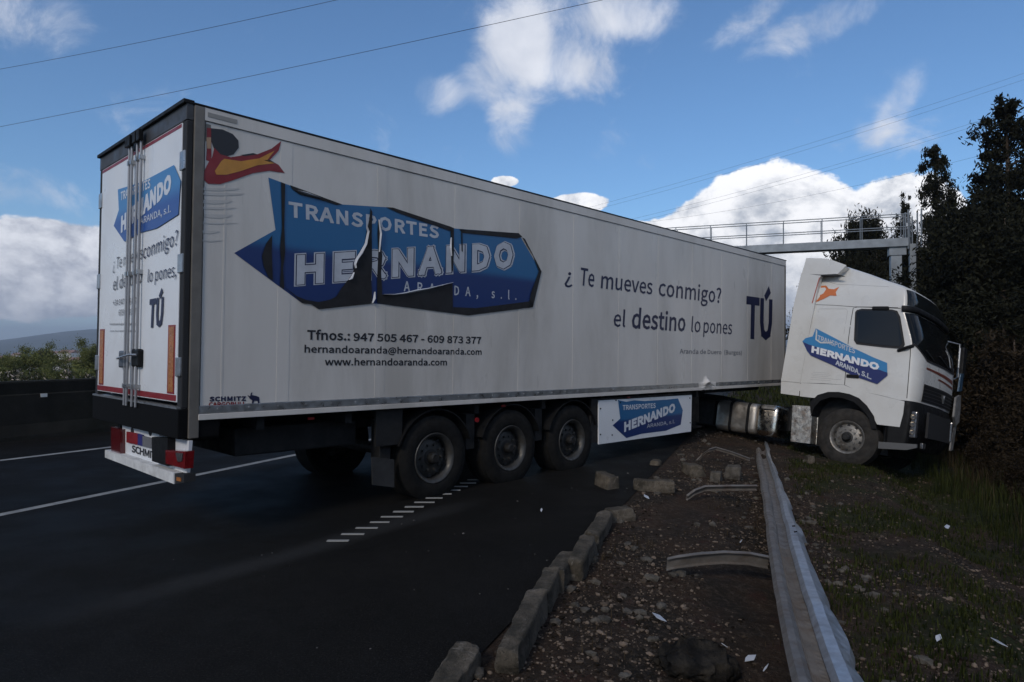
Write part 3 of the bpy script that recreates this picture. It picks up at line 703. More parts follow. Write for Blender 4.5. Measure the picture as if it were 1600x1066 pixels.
box('floor', (.02, .03, ZB + .005), (TL - .09, TW - .07, ZB + .12), chassis_m, tr)
box('top_rail', (.10, -.012, 3.865), (TL - .02, .055, 3.985), panel_white, tr, .004)
box('roof_edge_trim', (.0, -.016, 3.987), (TL, .06, 4.003), black_pl, tr)
box('bottom_rail', (.10, -.010, 1.195), (TL - .02, .05, 1.268), alu, tr, .003)
box('rail_lip', (.10, -.022, ZB), (TL - .02, .05, 1.193), panel_white, tr, .004)
mb = MB()
for i in range(44): mb.tube([(.28 + i * .295, -.010, 1.232), (.28 + i * .295, -.018, 1.232)], .010, 8)
mb.build('rivets', alu, tr, fix=False, stuff=True)
box('front_corner_post', (TL - .078, -.006, ZB), (TL, .09, 3.984), steelgrey, tr, .01)
box('corner_post', (.015, -.014, .98), (.108, .10, 3.985), steelgrey, tr, .008)
box('corner_plate', (.118, -.0012, 3.68), (.165, .0, 3.84), steelgrey, tr)
box('type_plate', (.13, -.0155, 3.905), (.40, -.0125, 3.945), mat('faded_type_plate', (.26, .25, .23), .5), tr)
box('roof_hatch', (7.6, 1.6, 3.997), (8.2, 2.2, 4.10), steelgrey, tr, .02)
# rear frame
RX = -.05
box('rear_header', (RX, 0, 3.84), (.014, TW, 3.99), mat('dark_grey_header', (.05, .05, .053), .5, .2, var=.15, scale=3), tr, .006)
box('rear_header_gutter', (RX - .03, -.01, 3.985), (.014, TW + .01, 4.02), black_pl, tr, .004)
for y0 in (0.0, TW - .10): box('door_seal', (RX + .005, y0, 1.25), (.013, y0 + .10, 3.838), black_rub, tr, .01)
dl = box('rear_door', (RX, 1.305, 1.30), (.01, 2.50, 3.83), door_white, tr, .006)
dr = box('rear_door', (RX, .10, 1.30), (.01, 1.295, 3.83), door_white, tr, .006)
rd_x = RX - .0025
for d_, y0, y1 in ((dr, .10, 1.295), (dl, 1.305, 2.50)):
    box('red_reflective_tape', (rd_x, y0 + .01, 1.31), (RX + .001, y1 - .01, 1.365), redprint, d_); box('red_reflective_tape', (rd_x, y0 + .01, 3.79), (RX + .001, y1 - .01, 3.822), redprint, d_)
    yo = y0 + .075 if d_ is dr else y1 - .21
    MB().box((rd_x - .001, yo - .02, 1.372), (RX + .001, yo + .155, 2.0)).build('marker_plate_border', redprint, d_)
    box('marker_plate', (rd_x - .004, yo + .005, 1.39), (rd_x - .0012, yo + .13, 1.985), orange_ref, d_)
for z in (1.62, 2.55, 3.48):
    for y0, y1 in ((.012, .125), (2.475, 2.588)): box('hinge', (RX - .010, y0, z - .085), (RX + .02, y1, z + .085), alu, tr, .006)
box('bumper_beam', (-.07, 0, .98), (.30, TW, 1.245), mat('matt_black_beam', (.0045, .0045, .005), .8, spec=.1), tr, .012)
box('bumper_edge_strip', (-.078, .02, 1.245), (.0, TW - .02, 1.262), alu, tr)
rp = MB(); 
for y in (1.075, 1.19, 1.355, 1.43):
    r_ = MB().tube([(RX - .035, y, 1.20), (RX - .035, y, 3.93)], .0135, 10).build('locking_rod', mat('dull_rod_metal', (.30, .30, .31), .45, .6), tr, smooth=True)
    for z in (1.40, 2.55, 3.70): box('rod_bracket', (RX - .052, y - .022, z - .022), (RX - .001, y + .022, z + .022), alu, r_)
    box('rod_cam', (RX - .075, y - .04, 3.86), (RX - .03, y + .04, 3.97), black_pl, r_, .006)
box('lock_box', (RX - .05, .98, 1.60), (RX - .002, 1.20, 1.78), black_pl, tr, .02)
box('lock_box', (RX - .045, 1.40, 1.58), (RX - .002, 1.62, 1.76), mat('grey_lock', (.10, .11, .13), .4, .4), tr, .02)
MB().tube([(RX - .06, 1.00, 1.72), (RX - .10, 1.10, 1.72), (RX - .10, 1.45, 1.68), (RX - .06, 1.56, 1.68)], .012, 8).build('door_handle', alu, tr, smooth=True)
# underrun carrier with lamps
LP = Plane(TRL, 'back', .02)
cc4 = lambda x, y: (x / 3.806, 480 + y / 3.806)
c2 = lambda x, y: (140 + x / 3.135, 440 + y / 3.135)
def back_poly(pts, x0, x1, name, m, parent, conv=c2, bevel=0.):
    P_ = [TRL.back(*conv(*p), x0) for p in pts]
    return MB().prism(P_, x0, x1, lambda a, b, h: (h, a, b)).build(name, m, parent, bevel=bevel)
back_poly([(120, 682), (160, 700), (160, 840), (475, 945), (488, 780), (340, 755), (345, 735), (165, 688)], .02, .05, 'lamp_panel', door_white, tr)
box('panel_top_flange', (-.01, .62, .985), (.045, 2.1, 1.005), door_white, tr)
for px in (205, 293):
    a_, b_ = TRL.back(*c2(px, 735), .01); o = MB().lathe([(0, 0), (.045, 0), (.045, .02)], 20).build('round_cutout', black_rub, tr); o.location = (.016, a_, b_); o.rotation_euler = (0, 0, -math.pi / 2)
back_poly([(105, 712), (150, 725), (150, 850), (105, 835)], -.03, .019, 'tail_lamp', mat('dark_red_lens', (.08, .006, .008), .2, coat=.4), tr)
back_poly([(180, 735), (235, 745), (235, 800), (180, 788)], .0, .019, 'number_plate', redprint, tr)
back_poly([(235, 745), (258, 752), (258, 806), (235, 800)], .001, .019, 'number_plate_band', mat('plate_blue_band', (.03, .03, .16), .4), tr)
back_poly([(258, 756), (303, 768), (303, 818), (258, 806)], .002, .019, 'number_plate', greyprint, tr)
back_poly([(305, 762), (382, 768), (382, 905), (305, 880)], -.05, .019, 'rubber_flap', black_pl, tr)
back_poly([(358, 825), (372, 828), (372, 880), (358, 875)], -.045, .019, 'amber_lamp', orange_ref, tr)
tl_ = back_poly([(372, 826), (470, 832), (465, 918), (372, 892)], -.055, .019, 'tail_lamp', red_lamp, tr)
back_poly([(420, 838), (455, 842), (450, 880), (430, 884)], -.064, -.0555, 'reversing_lamp', lamp_clear, tl_)
lettering(LP, 'SCHMITZ', c2(208, 835), c2(345, 880), c2(208, 800), blackprint, tr, .004, .05, space=.95)
ub = back_poly([(75, 825), (412, 938), (412, 992), (75, 862)], -.06, .06, 'underrun_bar', mat('chalky_white_bar', (.60, .60, .59), .55, var=.12, scale=6, dirt=(.2, .19, .17), dirt_amt=.5), tr)
back_poly([(414, 940), (462, 945), (462, 985), (414, 992)], -.05, .05, 'bar_end_cap', black_rub, tr)
back_poly([(425, 958), (445, 962), (445, 980), (425, 976)], -.058, -.051, 'amber_lamp', orange_ref, tr)
for y in (.55, 2.0): box('bar_bracket', (.05, y, .58), (.12, y + .08, 1.0), chassis_m, tr)
# underside
for y in (.75, 1.75): 
    box('chassis_beam', (.1, y, .86), (9.6, y + .10, 1.14), chassis_m, tr)
for x in (.7, 1.7, 2.3, 3.6, 4.9, 6.3, 7.3, 8.3, 9.3): box('cross_member', (x, .1, 1.0), (x + .08, 2.5, 1.14), chassis_m, tr)
box('kingpin_plate', (10.4, .5, 1.02), (12.9, 2.1, 1.145), chassis_m, tr)
box('pallet_box', (.6, .35, .72), (2.0, 2.2, 1.0), chassis_m, tr, .02)
WU = [2.914, 4.224, 5.534]
for x in WU:
    ax = MB().tube([(x, .3, .50), (x, 2.3, .50)], .075, 12).build('axle', chassis_m, tr, smooth=True)
    make_wheel(tr, x, .05, .508, .512, .385, rim_m, tyre_m)
    make_wheel(tr, x, TW - .05, .508, .512, .385, rim_m, tyre_m, side=1)
    for y0 in (.02, TW - .42):
        mb = MB(); prof = [(math.cos(a), math.sin(a)) for a in np.linspace(R(18), R(162), 14)]
        rings = [[(x + c_ * rr_, yy, .52 + s_ * rr_) for rr_, yy in ((.585, y0), (.585, y0 + .40), (.57, y0 + .40), (.57, y0))] for c_, s_ in prof]
        mb.loft(rings).build('mudguard', black_pl, tr, smooth=True)
    box('suspension_bracket', (x - .75, .12, .55), (x - .60, .30, 1.0), chassis_m, tr, .01)
mf = [TRL.side(*p) for p in ((586, 715), (621, 719), (621, 763), (587, 759))]
MB().prism(mf, .06, .075, lambda a, b, h: (a, h, b)).build('mudflap', mat('grey_mudflap', (.024, .024, .024), .7, var=.3), tr)
box('mudflap_hanger', (2.06, .05, .72), (2.42, .09, 1.14), chassis_m, tr)
MB().tube([(3.56, .02, .93), (3.56, -.0, .93)], .03, 12).build('side_marker_lamp', redprint, tr)
SK = Plane(TRL, 'side', .03)
c6 = lambda x, y: (900 + x / 4.21, 590 + y / 4.21)
sk = MB().prism([TRL.side(*c6(*p), .03) for p in ((150, 152), (762, 115), (757, 355), (150, 440))], .03, .05, lambda a, b, h: (a, h, b)).build('side_skirt', door_white, tr)
mb = MB()
for px, py in ((160, 205), (160, 375), (240, 280), (237, 378), (750, 298), (262, 150), (748, 135), (290, 165)):
    a_, b_ = SK.uv(c6(px, py)); mb.tube([(a_, .031, b_), (a_, .022, b_)], .012, 8)
mb.build('skirt_bolt', black_pl, sk, fix=False)
box('skirt_frame', (6.0, .06, .42), (9.05, .10, 1.10), chassis_m, tr)
box('tool_box', (9.02, .20, .50), (9.6, .75, 1.02), black_pl, tr, .02)
for x in (9.9, 10.1):
    pass
for y in (.55, 1.95): box('foot_plate', (9.85, y - .08, .34), (10.2, y + .22, .379), chassis_m, box('landing_leg', (9.95, y, .38), (10.1, y + .14, 1.12), chassis_m, tr))
# small side marker on the lip
for x in (1.2, 4.0, 6.9): box('side_reflector', (x, .005, 1.075), (x + .07, .02, 1.10), mat('dark_red_reflector', (.12, .01, .01), .3), tr)
# crushed edge near the nose
mb = MB(); rows = []
for i in range(25):
    uu = 9.18 + i * .028; g = math.exp(-((uu - 9.48) / .11) ** 2); row = []
    for j in range(13):
        zz = 1.138 + j * .021; h_ = math.exp(-((zz - 1.215 - .05 * g) / .055) ** 2)
        by = -.0235 if zz < 1.195 else (-.0118 if zz < 1.272 else -.0035)
        row.append((uu + .012 * math.sin(j * 1.1 + i * .7) * g, by - .055 * g * h_ - .012 * abs(math.sin(i * 1.1 + j * .6)) * g * h_ * 2, zz + .035 * g * (j < 12)))
    rows.append(row)
mb.loft(rows, closed=False, caps=False).build('crumpled_rail_edge', panel_white, tr, smooth=True, flat=22)
MB().prism([(9.40, 1.205), (9.47, 1.275), (9.56, 1.245), (9.66, 1.20), (9.52, 1.225)], -.105, -.098, lambda a_, b_, h: (a_, h, b_)).build('bent_metal_edge', alu, tr)

# side graphics
c3 = lambda x, y: (360 + x / 3.136, 260 + y / 3.136)
c1 = lambda x, y: (140 + x / 3.135, 140 + y / 3.135)
S1 = lambda p, q=None: p
logo = decal(SIDE, [(185, 55), (545, 187), (795, 203), (1100, 305), (1410, 328), (1520, 515), (1480, 690), (1165, 730), (745, 675), (690, 672), (432, 700), (395, 675), (350, 670), (240, 590), (18, 425), (220, 312)], blue_side, tr, 'logo_decal', .0035, c3)
def fit_letters(txt, L, Rr, top, plane, parent, conv, outline=True, base=.006, b=.02, slant=0., space=1., white=None, blue=None):
    w_ = white or whiteprint; bl = blue or navy
    if outline:
        g = b / 2; dx, dy = 7, 5
        lettering(plane, txt, conv(*L), conv(*Rr), conv(*top), w_, parent, base, .125, slant, space, grow=.15)
        lettering(plane, txt, conv(L[0] + dx, L[1] - dy), conv(Rr[0] - dx, Rr[1] - dy), conv(top[0] + dx, top[1] + dy), bl, parent, base + .0015, .10, slant, space, grow=.15)
        lettering(plane, txt, conv(L[0] + dx * 1.7, L[1] - dy * 1.7), conv(Rr[0] - dx * 1.7, Rr[1] - dy * 1.7), conv(top[0] + dx * 1.7, top[1] + dy * 1.7), w_, parent, base + .003, .07, slant, space, grow=.15)
    else: lettering(plane, txt, conv(*L), conv(*Rr), conv(*top), w_, parent, base, b, slant, space)
fit_letters('TRANSPORTES', (285, 248), (1020, 355), (283, 172), SIDE, logo, c3, False, b=.055, slant=-.04, space=1.06)
fit_letters('HERNANDO', (310, 590), (1392, 505), (292, 425), SIDE, logo, c3, True, b=.035, space=1.1)
lettering(SIDE, 'ARANDA, s.l.', c3(848, 612), c3(1400, 655), c3(848, 562), whiteprint, logo, .006, .022, space=1.5)
T = [[(262, 590), (350, 670), (395, 675), (432, 700), (690, 672), (692, 640), (688, 560), (692, 470), (690, 330), (693, 225), (684, 205), (678, 260), (665, 320), (655, 380), (630, 420), (612, 450), (604, 478), (600, 520), (575, 555), (540, 600), (515, 640), (480, 655), (430, 665), (370, 655), (320, 635)],
     [(722, 262), (738, 300), (735, 380), (742, 440), (736, 520), (742, 628), (852, 626), (965, 605), (1086, 572), (1088, 720), (745, 674), (716, 668), (716, 560), (722, 420), (718, 330)],
     [(246, 78), (266, 86), (262, 300), (266, 420), (256, 500), (262, 602), (240, 588), (246, 470), (240, 400), (250, 300)],
     [(290, 93), (545, 187), (520, 190), (440, 165), (340, 140), (300, 112)],
     [(203, 338), (200, 420), (206, 560), (185, 545), (160, 490), (152, 440), (172, 380)],
     [(1076, 296), (1092, 303), (1093, 420), (1088, 520), (1080, 500), (1078, 400)],
     [(1120, 308), (1410, 328), (1428, 346), (1400, 354), (1290, 342), (1130, 326)],
     [(1428, 350), (1440, 355), (1522, 515), (1480, 690), (1455, 694), (1470, 620), (1508, 515), (1480, 440)],
     [(760, 201), (795, 203), (1076, 296), (1078, 318), (960, 278), (830, 232)],
     [(1090, 690), (1200, 695), (1478, 660), (1480, 690), (1165, 730), (1088, 720)],
     [(1128, 308), (1134, 308), (1136, 420), (1130, 416)]]
for t in T: decal(SIDE, t, torn_m, logo, 'torn_patch', .0105, c3)
# curled edges of the torn foil
def curl(pts, w, lift=.02):
    P_ = [SIDE.uv(c3(*p)) for p in pts]; mb = MB(); vs = []
    for i, (a_, b_) in enumerate(P_):
        q = P_[min(i + 1, len(P_) - 1)]; r_ = P_[max(i - 1, 0)]; t = Vector((q[0] - r_[0], q[1] - r_[1], 0)).normalized(); nn = Vector((-t.y, t.x, 0))
        ww = w * (1 - .8 * abs(2 * i / (len(P_) - 1) - 1)); vs += [(a_, -.011, b_), (a_ + nn.x * ww * .6, -.011 - lift, b_ + nn.y * ww * .6), (a_ + nn.x * ww, -.011 - lift * .6, b_ + nn.y * ww)]
    fs = [f for i in range(len(P_) - 1) for f in ((3 * i, 3 * i + 1, 3 * i + 4, 3 * i + 3), (3 * i + 1, 3 * i + 2, 3 * i + 5, 3 * i + 4))]
    MB().add(vs, fs).build('curled_foil', whiteprint, logo, fix=False)
curl([(744, 629), (800, 632), (852, 627), (910, 616), (965, 605), (1020, 589), (1086, 571)], .028)
curl([(662, 300), (668, 320), (655, 380), (632, 420), (610, 455), (603, 480), (608, 500)], .03, .03)
curl([(702, 615), (697, 645), (690, 671)], .03); curl([(600, 520), (585, 545), (575, 556)], .03)
curl([(318, 120), (370, 138), (440, 158)], .02); curl([(722, 262), (730, 330), (724, 420)], .02); curl([(1076, 350), (1072, 400), (1078, 440)], .02)
# emblem: dark head of hair with a red and yellow scarf
em = decal(SIDE, [(594, 190), (650, 196), (700, 218), (728, 250), (730, 285), (705, 318), (670, 328), (635, 318), (607, 288), (594, 250)], blackprint, tr, 'emblem_hair', .0035, c1)
decal(SIDE, [(573, 188), (596, 190), (596, 330), (590, 355), (570, 345), (573, 300)], redprint, em, 'emblem_red', .0035, c1)
decal(SIDE, [(570, 235), (594, 235), (594, 290), (575, 290)], mat('skin_print', (.40, .25, .15), .5), em, 'emblem_face', .005, c1)
decal(SIDE, [(610, 285), (640, 318), (690, 332), (740, 325), (820, 318), (890, 290), (938, 253), (925, 300), (882, 345), (925, 370), (955, 410), (880, 398), (800, 410), (700, 445), (640, 464), (580, 462), (556, 440), (560, 400), (580, 360), (600, 330)], redprint, em, 'emblem_scarf', .005, c1)
decal(SIDE, [(612, 400), (645, 350), (660, 340), (740, 352), (830, 338), (905, 300), (870, 345), (905, 362), (820, 372), (740, 400), (670, 418), (620, 418)], yellowprint, em, 'emblem_scarf_stripe', .0068, c1)
decal(SIDE, [(735, 322), (800, 312), (820, 318), (760, 326)], blackprint, em, 'emblem_shadow', .0068, c1); decal(SIDE, [(850, 346), (882, 345), (910, 362), (875, 355)], blackprint, em, 'emblem_shadow', .0068, c1)
lettering(SIDE, 'Tfnos.:', c3(375, 850), c3(585, 854), c3(375, 802), blackprint, tr, .0035, .042)
lettering(SIDE, '947 505 467 - 609 873 377', c3(602, 856), c3(1228, 870), c3(602, 816), blackprint, tr, .0035, .042)
lettering(SIDE, 'hernandoaranda@hernandoaranda.com', c3(362, 913), c3(1230, 924), c3(362, 877), blackprint, tr, .0035, .035)
lettering(SIDE, 'www.hernandoaranda.com', c3(462, 976), c3(1060, 976), c3(462, 940), blackprint, tr, .0035, .035)
c4 = lambda x, y: (860 + x / 4.21, 400 + y / 4.21)
lettering(SIDE, '¿', c4(92, 180), c4(145, 180), c4(105, 85), navy, tr, .0035, .018, .12)
lettering(SIDE, 'Te', c4(192, 192), c4(285, 206), c4(195, 75), navy, tr, .0035, .018, .1)
lettering(SIDE, 'mueves', c4(330, 212), c4(668, 254), c4(330, 102), navy, tr, .0035, .018, .1)
lettering(SIDE, 'conmigo?', c4(708, 262), c4(1120, 312), c4(708, 150), navy, tr, .0035, .018, .1)
lettering(SIDE, 'el', c4(412, 464), c4(490, 468), c4(412, 355), navy, tr, .0035, .018, .1)
lettering(SIDE, 'destino', c4(532, 476), c4(885, 498), c4(532, 345), navy, tr, .0035, .03, .1)
lettering(SIDE, 'lo', c4(925, 500), c4(985, 503), c4(925, 403), navy, tr, .0035, .008, .1)
lettering(SIDE, 'pones', c4(1005, 505), c4(1192, 516), c4(1005, 412), navy, tr, .0035, .008, .1)
lettering(SIDE, 'TÚ', c4(1283, 545), c4(1455, 552), c4(1283, 262), navy, tr, .0035, .05, .04)
lettering(SIDE, 'Aranda de Duero  (Burgos)', c4(850, 642), c4(1258, 650), c4(850, 612), greyprint, tr, .0035, .02)
lettering(SIDE, 'SCHMITZ', c2(587, 588), c2(765, 585), c2(587, 564), navy, tr, .0035, .08, space=1.05)
lettering(SIDE, 'CARGOBULL', c2(583, 613), c2(765, 609), c2(583, 592), redprint, tr, .0035, .05)
decal(SIDE, [(772, 556), (785, 562), (790, 545), (797, 542), (794, 556), (815, 560), (830, 566), (832, 600), (826, 603), (822, 585), (806, 584), (800, 602), (794, 600), (796, 582), (786, 576)], navy, tr, 'bull_emblem', .0035, c2)
# faint scuffs under the emblem
scuff = mat('panel_scuff_grey', (.47, .455, .43), .45, var=.06, scale=3)
for (x0, x1, y0, y1) in ((530, 735, 480, 492), (525, 760, 505, 516), (528, 700, 540, 556), (530, 720, 575, 584), (560, 700, 610, 626), (530, 735, 650, 656), (530, 640, 690, 702), (530, 660, 735, 742)):
    decal(SIDE, [(x0, y0), (x1, y0 + 4), (x1 - 20, y1), ((x0 + x1) / 2, y1 + 5), (x0, y1)], scuff, tr, 'scuff_mark', .0028, c1)
# door graphics
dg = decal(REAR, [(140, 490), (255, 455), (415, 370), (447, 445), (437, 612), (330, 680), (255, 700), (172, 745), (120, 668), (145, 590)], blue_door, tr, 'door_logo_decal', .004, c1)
dwhite = mat('door_white_print', (.60, .63, .68), .4)
lettering(REAR, 'TRANSPORTES', c1(155, 545), c1(300, 482), c1(152, 505), dwhite, dg, .0062, .04)
lettering(REAR, 'HERNANDO', c1(156, 705), c1(402, 500), c1(152, 625), dwhite, dg, .0062, .09, space=1.02)
lettering(REAR, 'ARANDA, s.l.', c1(252, 662), c1(400, 600), c1(252, 630), dwhite, dg, .0062, .01)
lettering(REAR, '¿ Te mueves', c1(115, 885), c1(258, 828), c1(118, 830), greyprint, tr, .004, .0, .1)
lettering(REAR, 'conmigo?', c1(262, 830), c1(432, 760), c1(262, 765), navy, tr, .004, .0, .1)
lettering(REAR, 'el destino', c1(115, 985), c1(255, 945), c1(117, 925), greyprint, tr, .004, .01, .1)
lettering(REAR, 'lo pones,', c1(285, 945), c1(425, 915), c1(288, 885), navy, tr, .004, .0, .1)
lettering(REAR, '+34 947 505 467', c2(115, 118), c2(236, 108), c2(115, 90), greyprint, tr, .004, .01)
lettering(REAR, '609 873 377', c2(143, 167), c2(236, 160), c2(143, 138), greyprint, tr, .004, .01)
lettering(REAR, 'hernandoaranda@hernandoaranda.com', c2(100, 213), c2(238, 214), c2(100, 203), greyprint, tr, .004, .03)
lettering(REAR, 'www.hernandoaranda.com', c2(100, 246), c2(238, 246), c2(100, 238), greyprint, tr, .004, .03)
lettering(REAR, 'TÚ', c2(290, 228), c2(358, 220), c2(293, 88), navy, tr, .004, .05, .06)
SKL = Plane(TRL, 'side', .03)
sg = decal(SKL, [(275, 148), (330, 160), (380, 150), (450, 155), (600, 145), (670, 138), (702, 215), (688, 310), (590, 350), (430, 370), (330, 398), (240, 315), (290, 270)], blue_side, tr, 'skirt_logo_decal', .003, c6)
lettering(SKL, 'TRANSPORTES', c6(305, 215), c6(522, 200), c6(303, 182), dwhite, sg, .0055, .04)
lettering(SKL, 'HERNANDO', c6(315, 360), c6(650, 225), c6(308, 295), dwhite, sg, .0055, .09)
lettering(SKL, 'ARANDA, s.l.', c6(465, 332), c6(648, 300), c6(465, 308), whiteprint, sg, .0055, .01)

# ------------------------------------------------------------------ tractor unit
tk = thing('tractor_unit', 'white sleeper cab tractor unit jackknifed off the road with a blue logo on its door', 'truck', TRK.M)
c7 = lambda x, y: (1190 + x / 2.961, 380 + y / 2.961)
CS = Plane(TRK, 'side', 0.0)
cs = lambda x, y: CS.uv(c7(x, y))
CW = 2.45
# rows: height, rear x, end of the flat side, front centre x, inset of the side
rows = [(1.29, -1.0, .93, 1.13, .0), (1.48, -1.0, .925, 1.15, 0), (1.75, -1.0, .915, 1.16, 0), (2.05, -1.0, .90, 1.15, 0), (2.20, -1.0, .89, 1.13, 0), (2.335, -1.0, .90, 1.12, .003),
        (2.60, -1.0, .81, 1.04, .02), (2.86, -1.0, .72, .95, .045), (2.95, -1.0, .715, .94, .05), (3.10, -1.0, .71, .92, .06), (3.24, -.99, .70, .89, .075), (3.33, -.99, .67, .84, .10), (3.415, -.98, .50, .68, .14),
        (3.50, -.97, .28, .46, .18), (3.66, -.95, -.07, .10, .24), (3.83, -.94, -.48, -.33, .32), (3.91, -.93, -.72, -.64, .42)]
def cab_ring(t, xr, xs, xf, ins, grow=0.):
    P_ = []; n_ = 8; rc = .33
    y0, y1 = ins - grow, CW - ins + grow
    P_.append((xr, y0 + .05, t)); P_.append((xr + .06, y0, t))
    for i in range(1, 5): P_.append((xr + .06 + (xs - xr - .06) * i / 4, y0, t))
    fr = []
    for i in range(1, n_ + 1):
        a = math.pi / 2 * i / n_; fr.append((xs + (xf - .05 - xs + grow) * math.sin(a), y0 + rc * (1 - math.cos(a))))
    P_ += [(x, y, t) for x, y in fr]
    for i in range(1, 6):
        y = y0 + rc + (y1 - y0 - 2 * rc) * i / 6; P_.append((xf - .05 + .05 * math.sin(math.pi * i / 6) + grow, y, t))
    P_ += [(x, y1 - (y - y0), t) for x, y in reversed(fr)]
    for i in (4, 3, 2, 1): P_.append((xr + .06 + (xs - xr - .06) * i / 4, y1, t))
    P_.append((xr + .06, y1, t)); P_.append((xr, y1 - .05, t))
    return P_
MB().loft([cab_ring(*r_) for r_ in rows]).build('cab_shell', cab_white, tk, smooth=True, flat=28)
# glass and lower front as patches following the loft, slightly proud
def row_at(t):
    for a_, b_ in zip(rows[:-1], rows[1:]):
        if a_[0] <= t <= b_[0]:
            f = (t - a_[0]) / (b_[0] - a_[0]); return tuple(x + (y - x) * f for x, y in zip(a_, b_))
    return rows[-1]
def patch(name, ts, i0, i1, m, grow=.008, parent=tk, smooth=True, slope=0):
    rings = []
    for t in ts:
        g = cab_ring(*row_at(t), grow=grow); rings.append(g[i0:i1])
    return MB().loft(rings, closed=False, caps=False).build(name, m, parent, smooth=smooth, flat=50)
S0, C0, C1, S1_ = 5, 13, 19, 27          # ring stations: side end, front begins, front ends, far side begins
def surf(t, i, grow): return cab_ring(*row_at(t), grow=grow)[i]
def front_patch(name, lo, hi, i0, i1, m, grow=.010, n_=6, parent=None):
    """lo, hi: height as a function of the station"""
    rings = [[surf(lo(i) + (hi(i) - lo(i)) * k_ / n_, i, grow) for i in range(i0, i1 + 1)] for k_ in range(n_ + 1)]
    return MB().loft(rings, closed=False, caps=False).build(name, m, parent or tk, smooth=True, flat=50)
const = lambda v: (lambda i: v)
def glass_low(i): e = min(i - 6, 26 - i); return 2.31 - .25 * sstep(0, 8, e)
wsn = front_patch('windscreen', glass_low, const(2.855), 6, 26, screen_m, .010)
front_patch('windscreen_seal', lambda i: glass_low(i) - .035, glass_low, 6, 26, black_rub, .007, 1)
for i_ in (14, 17):
    P_ = [surf(2.10 + .05 * q, i_ + 0, .03 + .0 * q) for q in range(4)]; a_ = surf(2.09, i_, .02); b_ = surf(2.22, i_ - 2, .03)
    MB().tube([a_, b_], .012, 5).build('wiper', black_rub, tk)
front_patch('roof_window', const(3.00), const(3.29), 7, 25, glass_m, .012, 3)
vis = [[surf(t_, i, g_) for i in range(5, 28)] for t_, g_ in ((2.87, .012), (2.89, .055), (2.93, .07), (2.975, .06), (2.99, .012))]
MB().loft(vis, closed=False, caps=False).build('sun_visor', black_pl, tk, smooth=True, flat=40)
front_patch('grille', const(1.32), const(1.63), 12, 20, black_rub, .008, 3)
for t in (1.36, 1.42, 1.48, 1.54, 1.60): front_patch('grille_bar', const(t), const(t + .014), 12, 20, mat('grille_dark_grey', (.035, .035, .038), .4, .5), .020, 1)
ex = surf(1.47, 16, .03)
MB().prism([(-.09, .07), (-.05, .07), (0, -.03), (.05, .07), (.09, .07), (.02, -.08), (-.02, -.08)], ex[0], ex[0] + .02, lambda a_, b_, h: (h, CW / 2 + a_, 1.47 + b_)).build('front_emblem', alu, tk)
brs = mat('brown_red_stripe', (.17, .045, .03), .4)
front_patch('front_stripe', lambda i: 1.90 - .01 * (i - 13), lambda i: 1.935 - .004 * (i - 13), 13, 19, brs, .005, 1)
front_patch('front_stripe', lambda i: 1.80 - .01 * (i - 13), lambda i: 1.82 - .006 * (i - 13), 15, 19, brs, .005, 1)
# lower body of black plastic with lamps
low = [cab_ring(t, .62, s_, f_, 0.0) for t, s_, f_ in ((.46, .90, .98), (.60, .95, 1.10), (.95, .96, 1.14), (1.20, .95, 1.15), (1.285, .92, 1.12))]
MB().loft(low).build('front_bumper', black_pl, tk, smooth=True, flat=35)
hl = MB().box((1.00, .035, .66), (1.10, .16, 1.12)).build('headlight', lamp_clear, tk, bevel=.025)
for z in (.76, .90, 1.02):
    o = MB().lathe([(0, .03), (.022, .02), (.042, -.005), (.047, -.02)], 20).build('headlight_bowl', chrome, hl, smooth=True); o.location = (1.055, .022, z)
hl2 = MB().box((1.02, CW - .30, .72), (1.16, CW - .10, 1.12)).build('headlight', lamp_clear, tk, bevel=.03)
box('fog_lamp', (1.10, .35, .50), (1.15, .52, .60), lamp_clear, tk, .01)
box('lower_air_intake', (1.13, .5, .70), (1.17, CW - .5, 1.15), black_rub, tk)
# loose white bumper corner hanging down on the far side
MB().prism([(CW - .33, 1.60), (CW - .02, 1.68), (CW + .04, 1.42), (CW + .02, 1.16), (CW - .20, 1.06), (CW - .38, 1.22)], 1.165, 1.20, lambda a_, b_, h: (h, a_, b_)).build('hanging_bumper_corner', mat('scraped_grey_plastic', (.17, .165, .16), .6, var=.3, scale=8, dirt=(.05, .045, .04), dirt_amt=.6), tk, bevel=.006)
MB().prism([(CW - .16, 1.05), (CW + .0, 1.10), (CW - .06, .80), (CW - .13, .60), (CW - .30, .57), (CW - .25, .85)], 1.14, 1.165, lambda a_, b_, h: (h, a_, b_)).build('hanging_bumper_strip', MATS['scraped_grey_plastic'], tk, bevel=.006)
MB().prism([(CW - .15, 1.74), (CW + .08, 1.78), (CW + .10, 2.12), (CW - .07, 2.10)], 1.16, 1.19, lambda a_, b_, h: (h, a_, b_)).build('blue_corner_deflector', mat('deflector_blue', (.03, .07, .12), .4), tk, bevel=.004)
